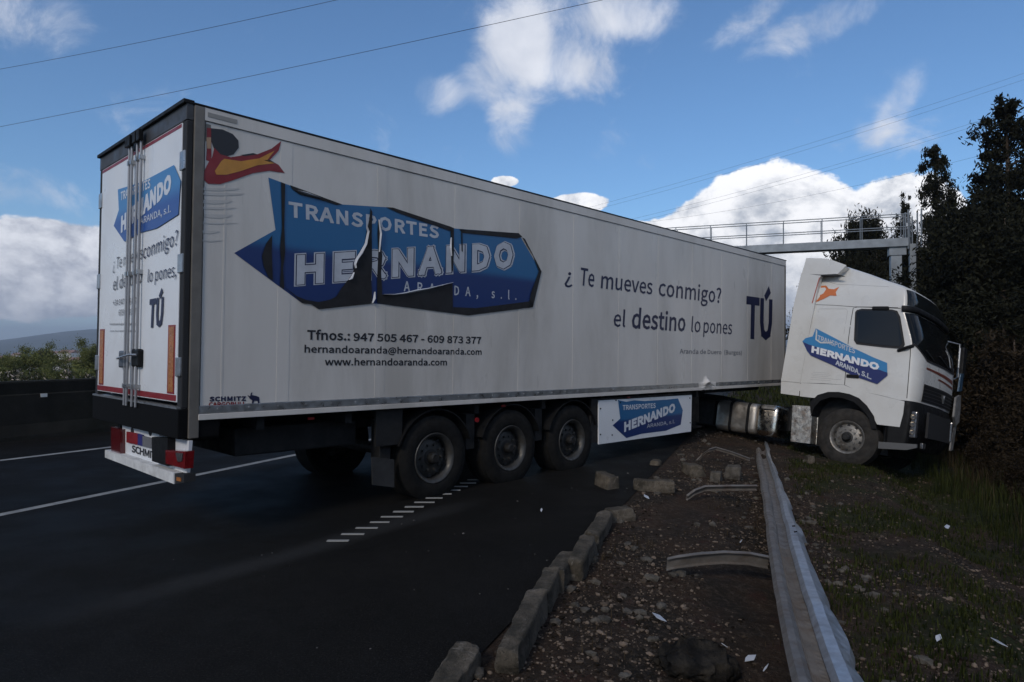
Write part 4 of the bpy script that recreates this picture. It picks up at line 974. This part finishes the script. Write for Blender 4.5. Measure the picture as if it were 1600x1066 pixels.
# rear quarter panels, wheel arch panel (traced on the flat side)
def side_piece(pts, y0, y1, name, m, bevel=.004, conv=cs):
    return MB().prism([conv(*p) for p in pts], y0, y1, lambda a_, b_, h: (a_, h, b_)).build(name, m, tk, bevel=bevel)
arch = [(660, 738), (654, 790), (638, 850), (535, 838), (515, 800), (485, 755), (450, 722), (410, 704), (360, 694), (310, 694), (265, 706)]
side_piece([(183, 648), (380, 657), (430, 678), (660, 733)] + arch[0:] + [(250, 716), (178, 708)], -.004, .10, 'wheel_arch_panel', cab_white)
side_piece([(92, 640), (178, 648), (172, 706), (90, 695)], -.004, .09, 'rear_corner_sill', cab_white)
side_piece([(92, 637), (178, 645), (268, 160), (275, 152), (186, 140), (150, 290)], -.012, .10, 'side_fairing', cab_white)
side_piece([(186, 138), (206, 70), (286, 72), (330, 82), (385, 102), (345, 141), (270, 144)], .03, CW - .03, 'roof_deflector', cab_white, .012)
side_piece([(196, 142), (270, 146), (345, 143), (382, 152), (330, 151), (272, 152)], .0, .06, 'deflector_shadow_line', black_rub, .001)  # black strip standing in for the shadow line under the deflector
ar2 = [(250, 716), (262, 704), (310, 690), (360, 690), (410, 700), (452, 718), (488, 752), (520, 800), (534, 858), (512, 858), (500, 810), (470, 770), (430, 735), (370, 715), (320, 713), (275, 728), (245, 760), (232, 800), (226, 740)]
side_piece(ar2, -.03, .42, 'wheel_arch_lip', black_pl, .003)
MB().box((-.85, .35, .30), (.61, 2.1, 1.288)).build('engine_and_chassis', chassis_m, tk)
box('step_box', (.61, .04, .42), (.93, .5, .80), black_pl, tk, .02)
# door seams, window
seam = mat('seam_shadow_gap', (.03, .03, .03), .8)
def seam_line(pts, w=.012, name='door_seam', y=-.0025, m=None, conv=cs):
    P_ = [conv(*p) for p in pts]; vs = []
    for i, (a_, b_) in enumerate(P_):
        q = P_[min(i + 1, len(P_) - 1)]; r_ = P_[max(i - 1, 0)]; t = Vector((q[0] - r_[0], q[1] - r_[1])).normalized(); nn = Vector((-t.y, t.x)) * w / 2
        ins = .0
        for off_ in (-1, 1): vs.append((a_ + nn.x * off_, y + side_in(b_), b_ + nn.y * off_))
    return MB().add(vs, [(2 * i, 2 * i + 1, 2 * i + 3, 2 * i + 2) for i in range(len(P_) - 1)]).build(name, m or seam, tk, fix=False)
def side_in(t): return row_at(min(3.78, max(1.3, t)))[4]
seam_line([(384, 655), (392, 560), (402, 440), (412, 350), (420, 298), (440, 293), (560, 296), (640, 300)])
seam_line([(672, 718), (680, 620), (688, 520), (690, 470)])
seam_line([(178, 648), (280, 650), (384, 657), (432, 680), (560, 708), (662, 734)])
seam_line([(240, 282), (330, 285), (420, 292), (520, 293), (628, 296)], .008)
seam_line([(270, 160), (330, 182), (450, 188), (580, 196)], .006, m=mat('soft_seam', (.33, .32, .31), .5))
seam_line([(258, 320), (262, 302), (385, 302), (394, 312), (380, 420)], .005, m=MATS['soft_seam'])
def lifted(pts, grow, name, m, k_=6):
    """patch on the tapering cab side"""
    P_ = [cs(*p) for p in pts]; vs = [(a_, side_in(b_) - grow, b_) for a_, b_ in P_]
    return MB().add(vs, [tuple(range(len(vs)))]).build(name, m, tk, fix=False)
lifted([(430, 318), (438, 308), (460, 302), (600, 305), (625, 312), (640, 340), (664, 470), (652, 490), (560, 482), (440, 468), (428, 450)], .014, 'window_seal', black_rub)
lifted([(438, 322), (446, 313), (464, 309), (596, 312), (617, 319), (630, 345), (652, 462), (640, 479), (560, 473), (446, 459), (436, 445)], .020, 'door_window', glass_m)
box('door_handle', (-.10, -.03, 1.62), (.12, -.004, 1.68), black_pl, tk, .012)
o = MB().box((.22, .0, 2.90), (.50, .06, 2.97)).build('kerb_mirror', black_pl, tk, bevel=.02)
MB().tube([(.72, .0, 2.16), (.88, -.05, 2.22), (.95, .02, 2.26)], .03, 8).build('mirror_stub', black_pl, tk, smooth=True)
# cab graphics
cg = MB(); pts7 = [(190, 455), (205, 440), (238, 432), (252, 395), (340, 440), (430, 488), (520, 530), (582, 555), (583, 610), (535, 652), (430, 616), (330, 565), (228, 520), (212, 500)]
P_ = [cs(*p) for p in pts7]; cdg = MB().add([(a_, -.016, b_) for a_, b_ in P_], [tuple(range(len(P_)))]).build('cab_logo_decal', mat('cab_light_blue', (.035, .20, .42), .35), tk, fix=False)
CL = Plane(TRK, 'side', -.016)
decal(CL, [(190, 456), (215, 468), (330, 505), (430, 545), (583, 600), (583, 612), (535, 652), (430, 616), (330, 565), (228, 520), (212, 500)], mat('cab_navy', (.015, .024, .12), .35), cdg, 'navy_band', .002, c7)
lettering(CL, 'TRANSPORTES', c7(258, 448), c7(432, 512), c7(258, 425), whiteprint, cdg, .004, .03)
seamw = MB()
decal(CL, [(252, 395), (258, 408), (256, 445), (275, 458), (330, 458), (330, 464), (272, 464), (249, 448)], cab_white, cdg, 'white_outline', .0035, c7)
lettering(CL, 'HERNANDO', c7(230, 506), c7(542, 590), c7(236, 475), mat('cab_white_print', (.7, .7, .72), .4), cdg, .0045, .10)
lettering(CL, 'ARANDA, S.L.', c7(342, 562), c7(508, 632), c7(344, 540), whiteprint, cdg, .0045, .05)
fl = decal(CL, [(262, 190), (285, 188), (300, 205), (325, 208), (348, 195), (335, 222), (340, 240), (310, 238), (280, 255), (240, 272), (262, 245)], mat('cab_flag_orange', (.55, .15, .04), .4), tk, 'flag_decal', -.03, c7)
for o_, l_ in ((fl, 0),):
    for v in o_.data.vertices: v.co.y = side_in(v.co.z) - .008
lw = decal(CL, [(266, 160), (270, 160), (236, 278), (232, 278)], mat('thin_red_line', (.35, .05, .03), .4), tk, 'flag_pole_line', .003, c7)
for i, (y0, x0, x1) in enumerate(((598, 240, 315), (606, 228, 322), (614, 235, 310), (622, 228, 330), (631, 225, 320), (630, 325, 370))):
    P_ = [cs(x0, y0), cs(x1, y0)]; MB().box((P_[0][0], -.0025, P_[0][1]), (P_[1][0], .0, P_[0][1] + .007)).build('small_print_line', mat('faint_print', (.42, .41, .40), .5), tk)
# mirror arms on the far front corner
MB().box((1.06, CW + .12, 2.06), (1.17, CW + .36, 2.66)).build('door_mirror', black_pl, tk, bevel=.03)
MB().tube([(.86, CW - .02, 2.06), (1.04, CW + .10, 2.0), (1.10, CW + .06, 2.04), (1.10, CW + .06, 2.70), (.80, CW - .1, 2.76)], .016, 8).build('mirror_arm', alu, tk, smooth=True)
box('wide_angle_mirror', (1.13, CW - .16, 2.20), (1.16, CW - .09, 2.60), alu, tk, .01)
# wheels
make_wheel(tk, 0, .02, .527, .527, .33, rim_al, truck_tyre_m, deep=.03)
make_wheel(tk, 0, CW - .02, .527, .527, .33, rim_al, tyre_m, side=1)
MB().tube([(0, .3, .5), (0, CW - .3, .5)], .07, 10).build('front_axle', chassis_m, tk)
for y, s_ in ((.02, -1), (.37, -1), (CW - .02, 1), (CW - .37, 1)): make_wheel(tk, -3.7, y, .53, .525, .30, rim_m, tyre_m, side=s_, deep=.14)
MB().tube([(-3.7, .3, .53), (-3.7, CW - .3, .53)], .10, 10).build('rear_axle', chassis_m, tk)
for y in (.78, 1.58): MB().box((-4.7, y, .72), (-.85, y + .09, 1.0)).build('chassis_rail', chassis_m, tk)
MB().prism([(-2.7, .98), (-4.2, .98), (-4.2, 1.13), (-2.9, 1.10)], .75, 1.70, lambda a_, b_, h: (a_, h, b_)).build('fifth_wheel', chassis_m, tk)
box('catwalk', (-2.2, .75, .99), (-1.05, 1.7, 1.01), chassis_m, tk)
# tank
def rbox_ring(x, y0, y1, z0, z1, rc, k_=5):
    P_ = []
    for cx_, cz_, a0 in ((y0 + rc, z0 + rc, 180), (y1 - rc, z0 + rc, 270), (y1 - rc, z1 - rc, 0), (y0 + rc, z1 - rc, 90)):
        for i in range(k_ + 1):
            a = R(a0 + 90 * i / k_); P_.append((x, cx_ + rc * math.cos(a), cz_ + rc * math.sin(a)))
    return P_
def tank(x0, x1, name, m, y0=.04, y1=.66, z0=.34, z1=.97, rc=.12):
    xs = [x0, x0 + .03] + list(np.linspace(x0 + .1, x1 - .1, 6)) + [x1 - .03, x1]
    sc = [.88, .98] + [1] * 6 + [.98, .88]; rings = []
    for x, s_ in zip(xs, sc):
        r_ = rbox_ring(x, y0, y1, z0, z1, rc); cy, cz = (y0 + y1) / 2, (z0 + z1) / 2
        rings.append([(p[0], cy + (p[1] - cy) * s_, cz + (p[2] - cz) * s_) for p in r_])
    return MB().loft(rings).build(name, m, tk, smooth=True, flat=50)
ft = tank(-2.66, -1.77, 'fuel_tank', tank_m)
ft2 = tank(-1.75, -1.33, 'bright_tank_end', chrome)
for x in (-2.35, -1.97): MB().loft([rbox_ring(x, .028, .672, .328, .982, .125), rbox_ring(x + .055, .028, .672, .328, .982, .125)]).build('tank_strap', black_pl, ft)
MB().box((-1.72, .03, .86), (-1.38, .042, .885)).build('tank_rim', black_pl, ft2)
box('air_tank', (-3.3, .12, .40), (-2.75, .55, .95), chassis_m, tk, .05)
side_piece([(146, 752), (233, 758), (222, 925), (137, 915)], .0, .30, 'battery_cover', mat('scuffed_bare_cover', (.46, .45, .42), .35, .7, var=.3, scale=9, dirt=(.16, .09, .05), dirt_amt=.8, bump=.6, bscale=9), .01)
MB().tube([(-1.12, .2, .95), (-1.1, .15, .5)], .07, 12).build('air_filter_pipe', black_pl, tk, smooth=True)
MB().prism([(a_, b_) for a_, b_ in ((.55, .40), (1.0, .44), (1.15, .50), (1.15, .56), (.55, .52))], -.02, .05, lambda a_, b_, h: (a_, h, b_)).build('bent_step', mat('dull_grey_step', (.10, .10, .10), .6, .3), tk)

# ------------------------------------------------------------------ median barrier
ba = ground(0, 692); bd = Vector((.50, .866, 0)); bnv = Vector((bd.y, -bd.x, 0))
bar = thing('concrete_barrier', 'tall stained concrete median barrier at the left edge of the road, darkened in colour for shade', 'barrier', Matrix.Translation(ba) @ Matrix.Rotation(math.atan2(bd.y, bd.x), 4, 'Z'))
# local: x along, -y towards the road
prof = [(0, -.03), (-.02, .08), (-.10, .30), (-.16, .86), (-.19, .88), (-.19, 1.10), (-.21, 1.13), (-.40, 1.13), (-.42, 1.10), (-.44, .3), (-.60, -.03)]
seg = None
for i in range(-7, 14):
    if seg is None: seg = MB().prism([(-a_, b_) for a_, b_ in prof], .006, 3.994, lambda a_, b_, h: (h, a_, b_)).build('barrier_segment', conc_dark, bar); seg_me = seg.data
    else: seg = bpy.data.objects.new('barrier_segment', seg_me); COL.objects.link(seg); seg.parent = bar
    seg.location = (i * 4.0, 0, 0)
for i, s_ in enumerate((-11.1, .82 + 0, 12.9)):
    MB().box((s_ - .06, .148, .80), (s_ + .06, .17, .87)).build('reflector', mat('pale_reflector', (.75, .73, .68), .3), bar)

# ------------------------------------------------------------------ gantry over the road
gA = at_depth(1400, 387, 24.6); gz = gA.z; gdir = Vector((-.937, .35, 0))
gan = thing('sign_gantry', 'grey steel gantry with a railed walkway spanning the road behind the trailer', 'gantry', Matrix.Translation((gA.x, gA.y, ground_z(gA.x, gA.y))) @ Matrix.Rotation(math.atan2(gdir.y, gdir.x), 4, 'Z'))
gh = gz - ground_z(gA.x, gA.y)
box('column', (-.16, -.18, 0), (.19, .18, gh - .0), gantry_m, gan, .01)
box('column', (-.62, -.12, 0), (-.42, .10, gh + .1), gantry_m, gan, .01)
box('column', (20.8, -.18, -.4), (21.2, .18, gh), gantry_m, gan, .01)
box('beam', (-.35, -.30, gh), (21.4, -.22, gh + .30), gantry_m, gan, .01); box('beam', (-.35, .22, gh), (21.4, .30, gh + .30), gantry_m, gan, .01); box('walkway', (-.35, -.219, gh + .02), (21.4, .219, gh + .05), gantry_m, gan)
box('column_head', (-.30, -.215, gh - .30), (.25, .215, gh + .018), gantry_m, gan, .01)
for y in (-.26, .26):
    for z in (gh + .70, gh + 1.16): MB().tube([(-.35, y, z), (21.4, y, z)], .018, 6).build('handrail', gantry_m, gan, fix=False)
    for i in range(17): MB().tube([(-.2 + i * 1.33, y, gh + .30), (-.2 + i * 1.33, y, gh + 1.16)], .016, 5).build('railing_post', gantry_m, gan, fix=False)
mb = MB()
for z in np.arange(.4, gh + .9, .32): mb.tube([(-.52, -.42, z), (-.52, .0, z)], .012, 4)
mb.tube([(-.52, -.42, 0), (-.52, -.42, gh + 1.1)], .022, 5).tube([(-.52, .0, 0), (-.52, .0, gh + 1.1)], .022, 5)
mb.build('ladder', gantry_m, gan, fix=False)
for x, y in ((-.35, -.26), (-.35, .26), (-.75, -.4), (-.75, .3)): MB().tube([(x, y, gh - .1), (x, y, gh + 1.3)], .03, 5).build('end_post', gantry_m, gan, fix=False)

# ------------------------------------------------------------------ power lines
def wire(a, ya, b, yb, sag, label, ext=1.0, rad=.018):
    A, B = at_depth(*a, ya), at_depth(*b, yb); D = B - A; A2 = A - D * ext; B2 = B + D * ext; P_ = []
    for i in range(41):
        t = i / 40; p = A2.lerp(B2, t); p.z -= sag * 4 * t * (1 - t) - sag * .88; P_.append(p)
    o = MB().tube(P_, rad, 5).build('power_line', wire_m, fix=False); tag(o, label, 'power line', 'overhead power lines')
wire((0, 108), 62, (525, 0), 50, 1.5, 'upper overhead wire crossing the sky at upper left, above the trailer')
wire((0, 198), 62, (940, 0), 44, 1.5, 'lower overhead wire at upper left, passing over the trailer rear roof')
for i, (a, b, lab) in enumerate((((940, 322), (1600, 118), 'highest thin wire in the right half of the sky'), ((940, 328), (1600, 128), 'thin wire just under the highest one at right'),
      ((1010, 340), (1600, 170), 'third wire down at right, crossing the white cloud top'), ((1010, 346), (1600, 176), 'fourth wire down at right, close below the third'),
      ((1150, 330), (1600, 228), 'lowest thin wire at right, running into the tree tops'))):
    wire(a, 95, b, 80, 2, lab, .5, .012)

# ------------------------------------------------------------------ trees and bushes
def leaf_cloud(centres, radii, counts, size, droop=.4, seed=0, top=None):
    r_ = np.random.default_rng(seed); Vs = []
    for c, rd_, cnt in zip(centres, radii, counts):
        d = r_.normal(size=(cnt, 3)) * .62; rad = 1.
        Vs.append(np.array(c) + d * rad * np.array(rd_))
    Pc = np.concatenate(Vs)
    if top: Pc[:, 2] *= min(1, top / np.percentile(Pc[:, 2], 99.8))
    N = len(Pc)
    ax = r_.normal(size=(N, 3)); ax[:, 2] -= droop * 2; ax /= np.linalg.norm(ax, axis=1)[:, None]
    bx = np.cross(ax, r_.normal(size=(N, 3))); bx /= np.linalg.norm(bx, axis=1)[:, None]
    s_ = size * r_.uniform(.6, 1.4, (N, 1)); ax = ax * s_; bx = bx * s_ * .32
    q = np.stack([Pc - ax, Pc + bx, Pc + ax, Pc - bx], 1).reshape(-1, 3)
    f = np.arange(N * 4).reshape(-1, 4); return q, f
def cloud_mesh(name, q, f, m):
    me = bpy.data.meshes.new(name); me.vertices.add(len(q)); me.vertices.foreach_set('co', q.astype(np.float32).ravel())
    me.loops.add(f.size); me.loops.foreach_set('vertex_index', f.ravel().astype(np.int32)); me.polygons.add(len(f))
    me.polygons.foreach_set('loop_start', (np.arange(len(f)) * 4).astype(np.int32)); me.update(calc_edges=True); me.materials.append(m); return me
def tree_meshes(kind, h, w, seed, m, dens=1.):
    """crown of leaf clumps carried by limbs, trunk tapering"""
    r_ = random.Random(seed); cs_, rs, ct = [], [], []; tb = MB(); lean = (r_.uniform(-.04, .04) * h, r_.uniform(-.04, .04) * h)
    tb.tube([(lean[0] * t, lean[1] * t, h * .96 * t) for t in (0, .25, .5, .75, 1)], .018 * h, 7, .015)
    nb = int(30 * dens)
    for i in range(nb):
        t = (i + .5) / nb
        if kind == 'cone': z = h * (.14 + .84 * t); rad = w / 2 * (1 - t) ** .8 * r_.uniform(.3, 1.15) + .04
        elif kind == 'round': z = h * (.2 + .72 * t); rad = w / 2 * math.sin(math.pi * min(.97, .12 + .85 * t)) * r_.uniform(.3, 1.05)
        else: z = h * (.05 + .8 * t); rad = w / 2 * r_.uniform(.1, 1) * (1 - t * .6)
        a = i * 2.4 + r_.uniform(-.5, .5); bx, by = rad * math.cos(a), rad * math.sin(a)
        zz = z + rad * .5; c = (bx + lean[0] * t, by + lean[1] * t, zz)
        tb.tube([(lean[0] * t, lean[1] * t, z - .1), (bx * .5, by * .5, z + rad * .3), c], max(.015, .005 * h), 4, .01)
        for k_ in range(4):
            s_ = r_.uniform(.3, .9) * (w * .12 if kind != 'cone' else w * .17 * (1.2 - t)) + .05
            cs_.append((c[0] + r_.gauss(0, s_ * 1.1), c[1] + r_.gauss(0, s_ * 1.1), c[2] + r_.gauss(0, s_ * 1.2))); rs.append((s_ * .8, s_ * .8, s_ * 1.15)); ct.append(int((60 * dens + 1500 * s_ * s_) * (.6 if kind == 'cone' else 1)))
    return tb, (cs_, rs, ct)
TM = {}
BASE = {'cone': (10., 3.2), 'round': (7., 4.4), 'shrub': (2.2, 2.4)}
def tree(kind, px_x, top_y, Y, w, label, m=leaf_dark, name='eucalyptus_tree', size=.085, seed=0, dens=1., cat='tree', group=None, base=None):
    top = at_depth(px_x, top_y, Y); x = top.x; zb = ground_z(x, Y) if base is None else base; h = top.z - zb
    key = (kind, seed, m.name)
    if key not in TM:
        tb, cl_ = tree_meshes(kind, *BASE[kind], seed, m, dens); 
        o = tb.build('trunk', bark_m, fix=False); tm = o.data; bpy.data.objects.remove(o)
        q, f = leaf_cloud(*cl_, size, droop=.8 if kind != 'shrub' else -.1, seed=seed, top=BASE[kind][0] * 1.01); TM[key] = (tm, cloud_mesh('crown', q, f, m))
    tm, cm = TM[key]; root = thing(name, label, cat, Matrix.Translation((x, Y, zb - .05)), group)
    for nm, me in (('trunk', tm), ('crown', cm)):
        o = bpy.data.objects.new(nm, me); COL.objects.link(o); o.parent = root; o.scale = (w / BASE[kind][1], w / BASE[kind][1], h / BASE[kind][0])
    root.rotation_euler = (0, 0, random.Random(label).uniform(0, 6)); return root
GT = 'trees on the embankment at right'
tree('cone', 1471, 222, 30, 3.0, 'slim pointed eucalyptus standing clear of the wood, right of the gantry column', seed=1, dens=1.3, group=GT)
tree('cone', 1581, 157, 22, 3.6, 'tallest dark tree, its tip near the upper right corner', seed=2, dens=1.6, group=GT)
tree('cone', 1545, 250, 24, 3.4, 'dark tree filling the gap left of the tallest one', seed=3, dens=1.4, group=GT)
tree('cone', 1418, 308, 34, 2.2, 'thin tree seen behind the railing end of the gantry', seed=4, group=GT)
tree('round', 1352, 338, 36, 4.6, 'bushy tree with open crown left of the gantry column', seed=5, dens=1.2, group=GT)
tree('round', 1378, 385, 33, 4.0, 'broad dark tree directly behind the gantry column', seed=6, dens=1.3, group=GT)
tree('round', 1320, 400, 40, 4.0, 'low dark tree showing just above the cab roof', seed=5, group=GT)
tree('round', 1462, 390, 29, 3.6, 'dense round tree right behind the truck windscreen', seed=6, dens=1.3, group=GT)
tree('round', 1510, 335, 26, 3.8, 'dense dark tree between the slim eucalyptus and the wood edge', seed=7, dens=1.4, group=GT)
tree('round', 1560, 330, 19, 4.4, 'large leafy tree in front of the tallest tree', seed=6, group=GT)
tree('round', 1625, 300, 20, 4.6, 'dark tree cut by the right edge of the photo, upper', seed=7, group=GT)
tree('cone', 1660, 120, 24, 4.2, 'tall tree mostly outside the right edge of the photo', seed=2, group=GT)
tree('round', 1545, 440, 19, 3.6, 'low broad tree above the truck mirrors', seed=5, m=leaf_dark, group=GT)
tree('round', 1600, 450, 16, 3.6, 'low tree at the right edge halfway up the photo', seed=7, group=GT)
tree('round', 1700, 330, 18, 5.0, 'dark tree outside the right edge behind the bracken', seed=6, group=GT)
tree('round', 1400, 470, 30, 3.8, 'small dark tree hidden behind the cab windscreen', seed=6, group=GT)
for i in range(9):
    x = 1330 + i * 62; tree('round', x, 480 - (i % 3) * 25, 38 - i, 5.5, ['backmost wood tree far behind the cab roof', 'backmost wood tree behind the windscreen', 'backmost wood tree behind the slim eucalyptus', 'backmost wood tree above the far mirror', 'backmost wood tree behind the dense dark tree', 'backmost wood tree under the tallest tip', 'backmost wood tree near the right edge', 'backmost wood tree at the right edge', 'backmost wood tree past the right edge'][i], seed=6 + i % 2, group=GT)
GB = 'brown bracken and brush on the embankment'
br = [(1535, 560, 15.5, 2.4), (1590, 520, 14.5, 2.6), (1500, 540, 17.5, 2.6), (1575, 640, 13.6, 1.6), (1635, 610, 12.8, 1.8), (1610, 690, 11.6, 1.1), (1560, 672, 13.0, 1.0), (1520, 600, 16.4, 2.0), (1680, 560, 12.8, 2.0), (1470, 520, 19.5, 3.0), (1650, 720, 10.6, 1.0), (1560, 470, 17.5, 3.0), (1640, 470, 15.5, 3.0)]
bl = ['brown bracken clump right of the truck mirror', 'tall brown brush high on the slope near the right edge', 'brown brush behind the hanging bumper corner', 'bracken clump in the middle of the slope', 'bracken clump cut by the right edge, middle height', 'low dark bracken in the front row near the right edge', 'low bracken just right of the truck nose', 'small brush between the truck nose and the slope', 'bracken clump outside the right edge', 'brush behind the truck windscreen', 'lowest front bracken at the right edge', 'highest brown brush under the tallest tree', 'high brush at the far right edge']
for i, (a, b, Y, w) in enumerate(br): tree('shrub', a, b, Y, w, bl[i], m=leaf_brown, name='bracken_clump', size=.05, seed=20 + i % 3, dens=1.5, cat='shrub', group=GB)
GL = 'bushes behind the median barrier'
lb = [('round', 62, 538, 44, 3.8, leaf_green, 'rounded green tree behind the barrier, left of the trailer'), ('round', 22, 556, 42, 2.6, leaf_green, 'small green bush by the left edge of the photo'),
      ('round', 148, 531, 40, 2.6, leaf_green, 'taller green tree right beside the trailer rear'), ('round', 92, 574, 36, 1.8, leaf_green, 'dark low bush between the two green trees'),
      ('round', 205, 528, 44, 4.4, leaf_green, 'green tree hidden behind the trailer rear'), ('round', -40, 540, 44, 4.4, leaf_green, 'green tree outside the left edge'),
      ('shrub', 8, 582, 31, 2.4, leaf_flower, 'pale flowering bush at the left edge above the barrier'), ('shrub', 45, 583, 31, 2.6, leaf_flower, 'pale flowering bush under the rounded tree'),
      ('shrub', 82, 584, 30, 2.2, leaf_flower, 'pale flowering bush in the middle above the barrier'), ('shrub', 118, 581, 31, 2.4, leaf_flower, 'pale flowering bush left of the trailer hinge'),
      ('shrub', 150, 583, 30, 2.2, leaf_flower, 'pale flowering bush touching the trailer rear'), ('shrub', 65, 579, 36, 2.6, leaf_green, 'green scrub behind the pale bushes, centre'),
      ('shrub', 25, 577, 36, 2.6, leaf_green, 'green scrub behind the pale bushes, left'), ('shrub', 130, 577, 37, 2.8, leaf_green, 'green scrub behind the pale bushes, right')]
for i, (kd_, a, b, Y, w, m_, lab) in enumerate(lb): tree(kd_, a, b, Y, w, lab, m=m_, name='green_bush' if m_ is leaf_green else 'flowering_bush', size=.075 if kd_ == 'round' else .075, seed=30 + i % 3, dens=1.2, cat='bush', group=GL, base=-2.2)

# ------------------------------------------------------------------ valley houses and hills
hw = mat('house_wall_pale', (.62, .58, .52), .8, var=.1); hr_ = mat('house_roof_tile', (.25, .12, .08), .85, var=.2); hg = mat('house_window', (.05, .06, .07), .3)
def house(px, py, D, w, d_, h, rot, label):
    x = (px - 800) / CAM_F * D; z = -17.2; root = thing('house', label, 'house', Matrix.Translation((x, D, z)) @ Matrix.Rotation(rot, 4, 'Z'), 'pale houses in the valley')
    box('wall', (-w / 2, -d_ / 2, 0), (w / 2, d_ / 2, h), hw, root)
    MB().prism([(-d_ / 2 - .4, h), (d_ / 2 + .4, h), (0, h + d_ * .28)], -w / 2 - .4, w / 2 + .4, lambda a_, b_, q: (q, a_, b_)).build('roof', hr_, root)
    mb = MB()
    for i in range(int(w // 3)): mb.box((-w / 2 + 1 + i * 3, -d_ / 2 - .03, h * .5), (-w / 2 + 2 + i * 3, -d_ / 2 + .05, h * .75))
    mb.build('window', hg, root)
hl_ = [(8, 560, 700, 22, 10, 7), (30, 560, 820, 14, 10, 9), (84, 558, 900, 34, 12, 10), (108, 560, 780, 26, 12, 12), (118, 565, 620, 14, 9, 7), (100, 570, 560, 12, 9, 6), (60, 563, 660, 16, 10, 7), (132, 560, 860, 30, 12, 9), (48, 575, 500, 11, 8, 6), (-30, 565, 640, 18, 10, 8), (170, 560, 800, 30, 12, 10)]
hlab = ['long pale house farthest left on the valley floor', 'small pale house behind the left bush', 'longest white building in the valley gap', 'tall white block between the two green trees', 'small house right of the tall white block', 'nearest small house in the valley gap', 'house behind the rounded green tree', 'wide white building beside the trailer rear', 'little house low under the rounded tree', 'house outside the left edge', 'wide building hidden behind the trailer rear']
for (a, b, D, w, d_, h), l_ in zip(hl_, hlab): house(a, b, D, w, d_, h, random.uniform(-.5, .5), l_)
hm = bpy.data.materials.new('far_hill_woodland'); hm.use_nodes = True; k = NT(hm.node_tree); hb = hm.node_tree.nodes['Principled BSDF']
ht = k.n('ShaderNodeTexCoord').outputs['Object']
k.put(hb.inputs['Base Color'], k.mix(k.ramp(k.noise(ht, .006, 8, .7), .38, .65), (.028, .040, .026, 1), (.085, .090, .060, 1))); hb.inputs['Roughness'].default_value = 1; hb.inputs['Specular IOR Level'].default_value = 0
def hill_ring(D, base, amp, seed, name, prof=None):
    vs = []; N_ = 260
    for i in range(N_ + 1):
        a = -math.pi + 2 * math.pi * i / N_
        hh = base + amp * (.5 + .5 * noise.fractal(Vector((math.cos(a) * 3 + seed, math.sin(a) * 3, seed)), 1, 2.1, 5)) + amp * .07 * noise.noise(Vector((a * 60, seed, 0)))
        if prof: hh = prof(a, hh)
        for r_, f in ((D * .62, -.12), (D * .75, .25), (D * .88, .72), (D, 1), (D * 1.3, .4)):
            zz = -20 + (hh + 20) * f + (amp * .10 * noise.noise(Vector((a * 25, r_ * .004, seed))) if f not in (1,) else 0); vs.append((math.sin(a) * r_, math.cos(a) * r_, zz))
    fs = [(i * 5 + j, (i + 1) * 5 + j, (i + 1) * 5 + j + 1, i * 5 + j + 1) for i in range(N_) for j in range(4)]
    return struct(MB().add(vs, fs).build(name, hm, smooth=True, fix=False, flat=180))
def prof1(a, h):
    px = 800 + CAM_F * math.tan(a) if abs(a) < 1.4 else None
    if px is not None and px < 700:
        y = 536 - 22 * sstep(-60, 165, px) - 4 * sstep(165, 330, px) + 8 * sstep(330, 700, px)
        want = CAM_H + (542 - y) / CAM_F * 4200 * math.cos(a)
        return want + (h - 40) * .06
    return h
hill_ring(4200, 15, 70, 3, 'hills', prof1)

# ------------------------------------------------------------------ air between here and the hills
hz = MB().box((-7000, -3200, -30), (7000, 7000, 190)).build('haze', None, fix=False); hz['kind'] = 'stuff'
hzm = bpy.data.materials.new('valley_air'); hzm.use_nodes = True; t_ = hzm.node_tree; t_.nodes.clear()
vo = t_.nodes.new('ShaderNodeVolumePrincipled'); mo = t_.nodes.new('ShaderNodeOutputMaterial'); t_.links.new(vo.outputs[0], mo.inputs['Volume'])
vo.inputs['Density'].default_value = .00028; vo.inputs['Color'].default_value = (.80, .88, 1, 1); vo.inputs['Anisotropy'].default_value = .2
hz.data.materials.append(hzm)
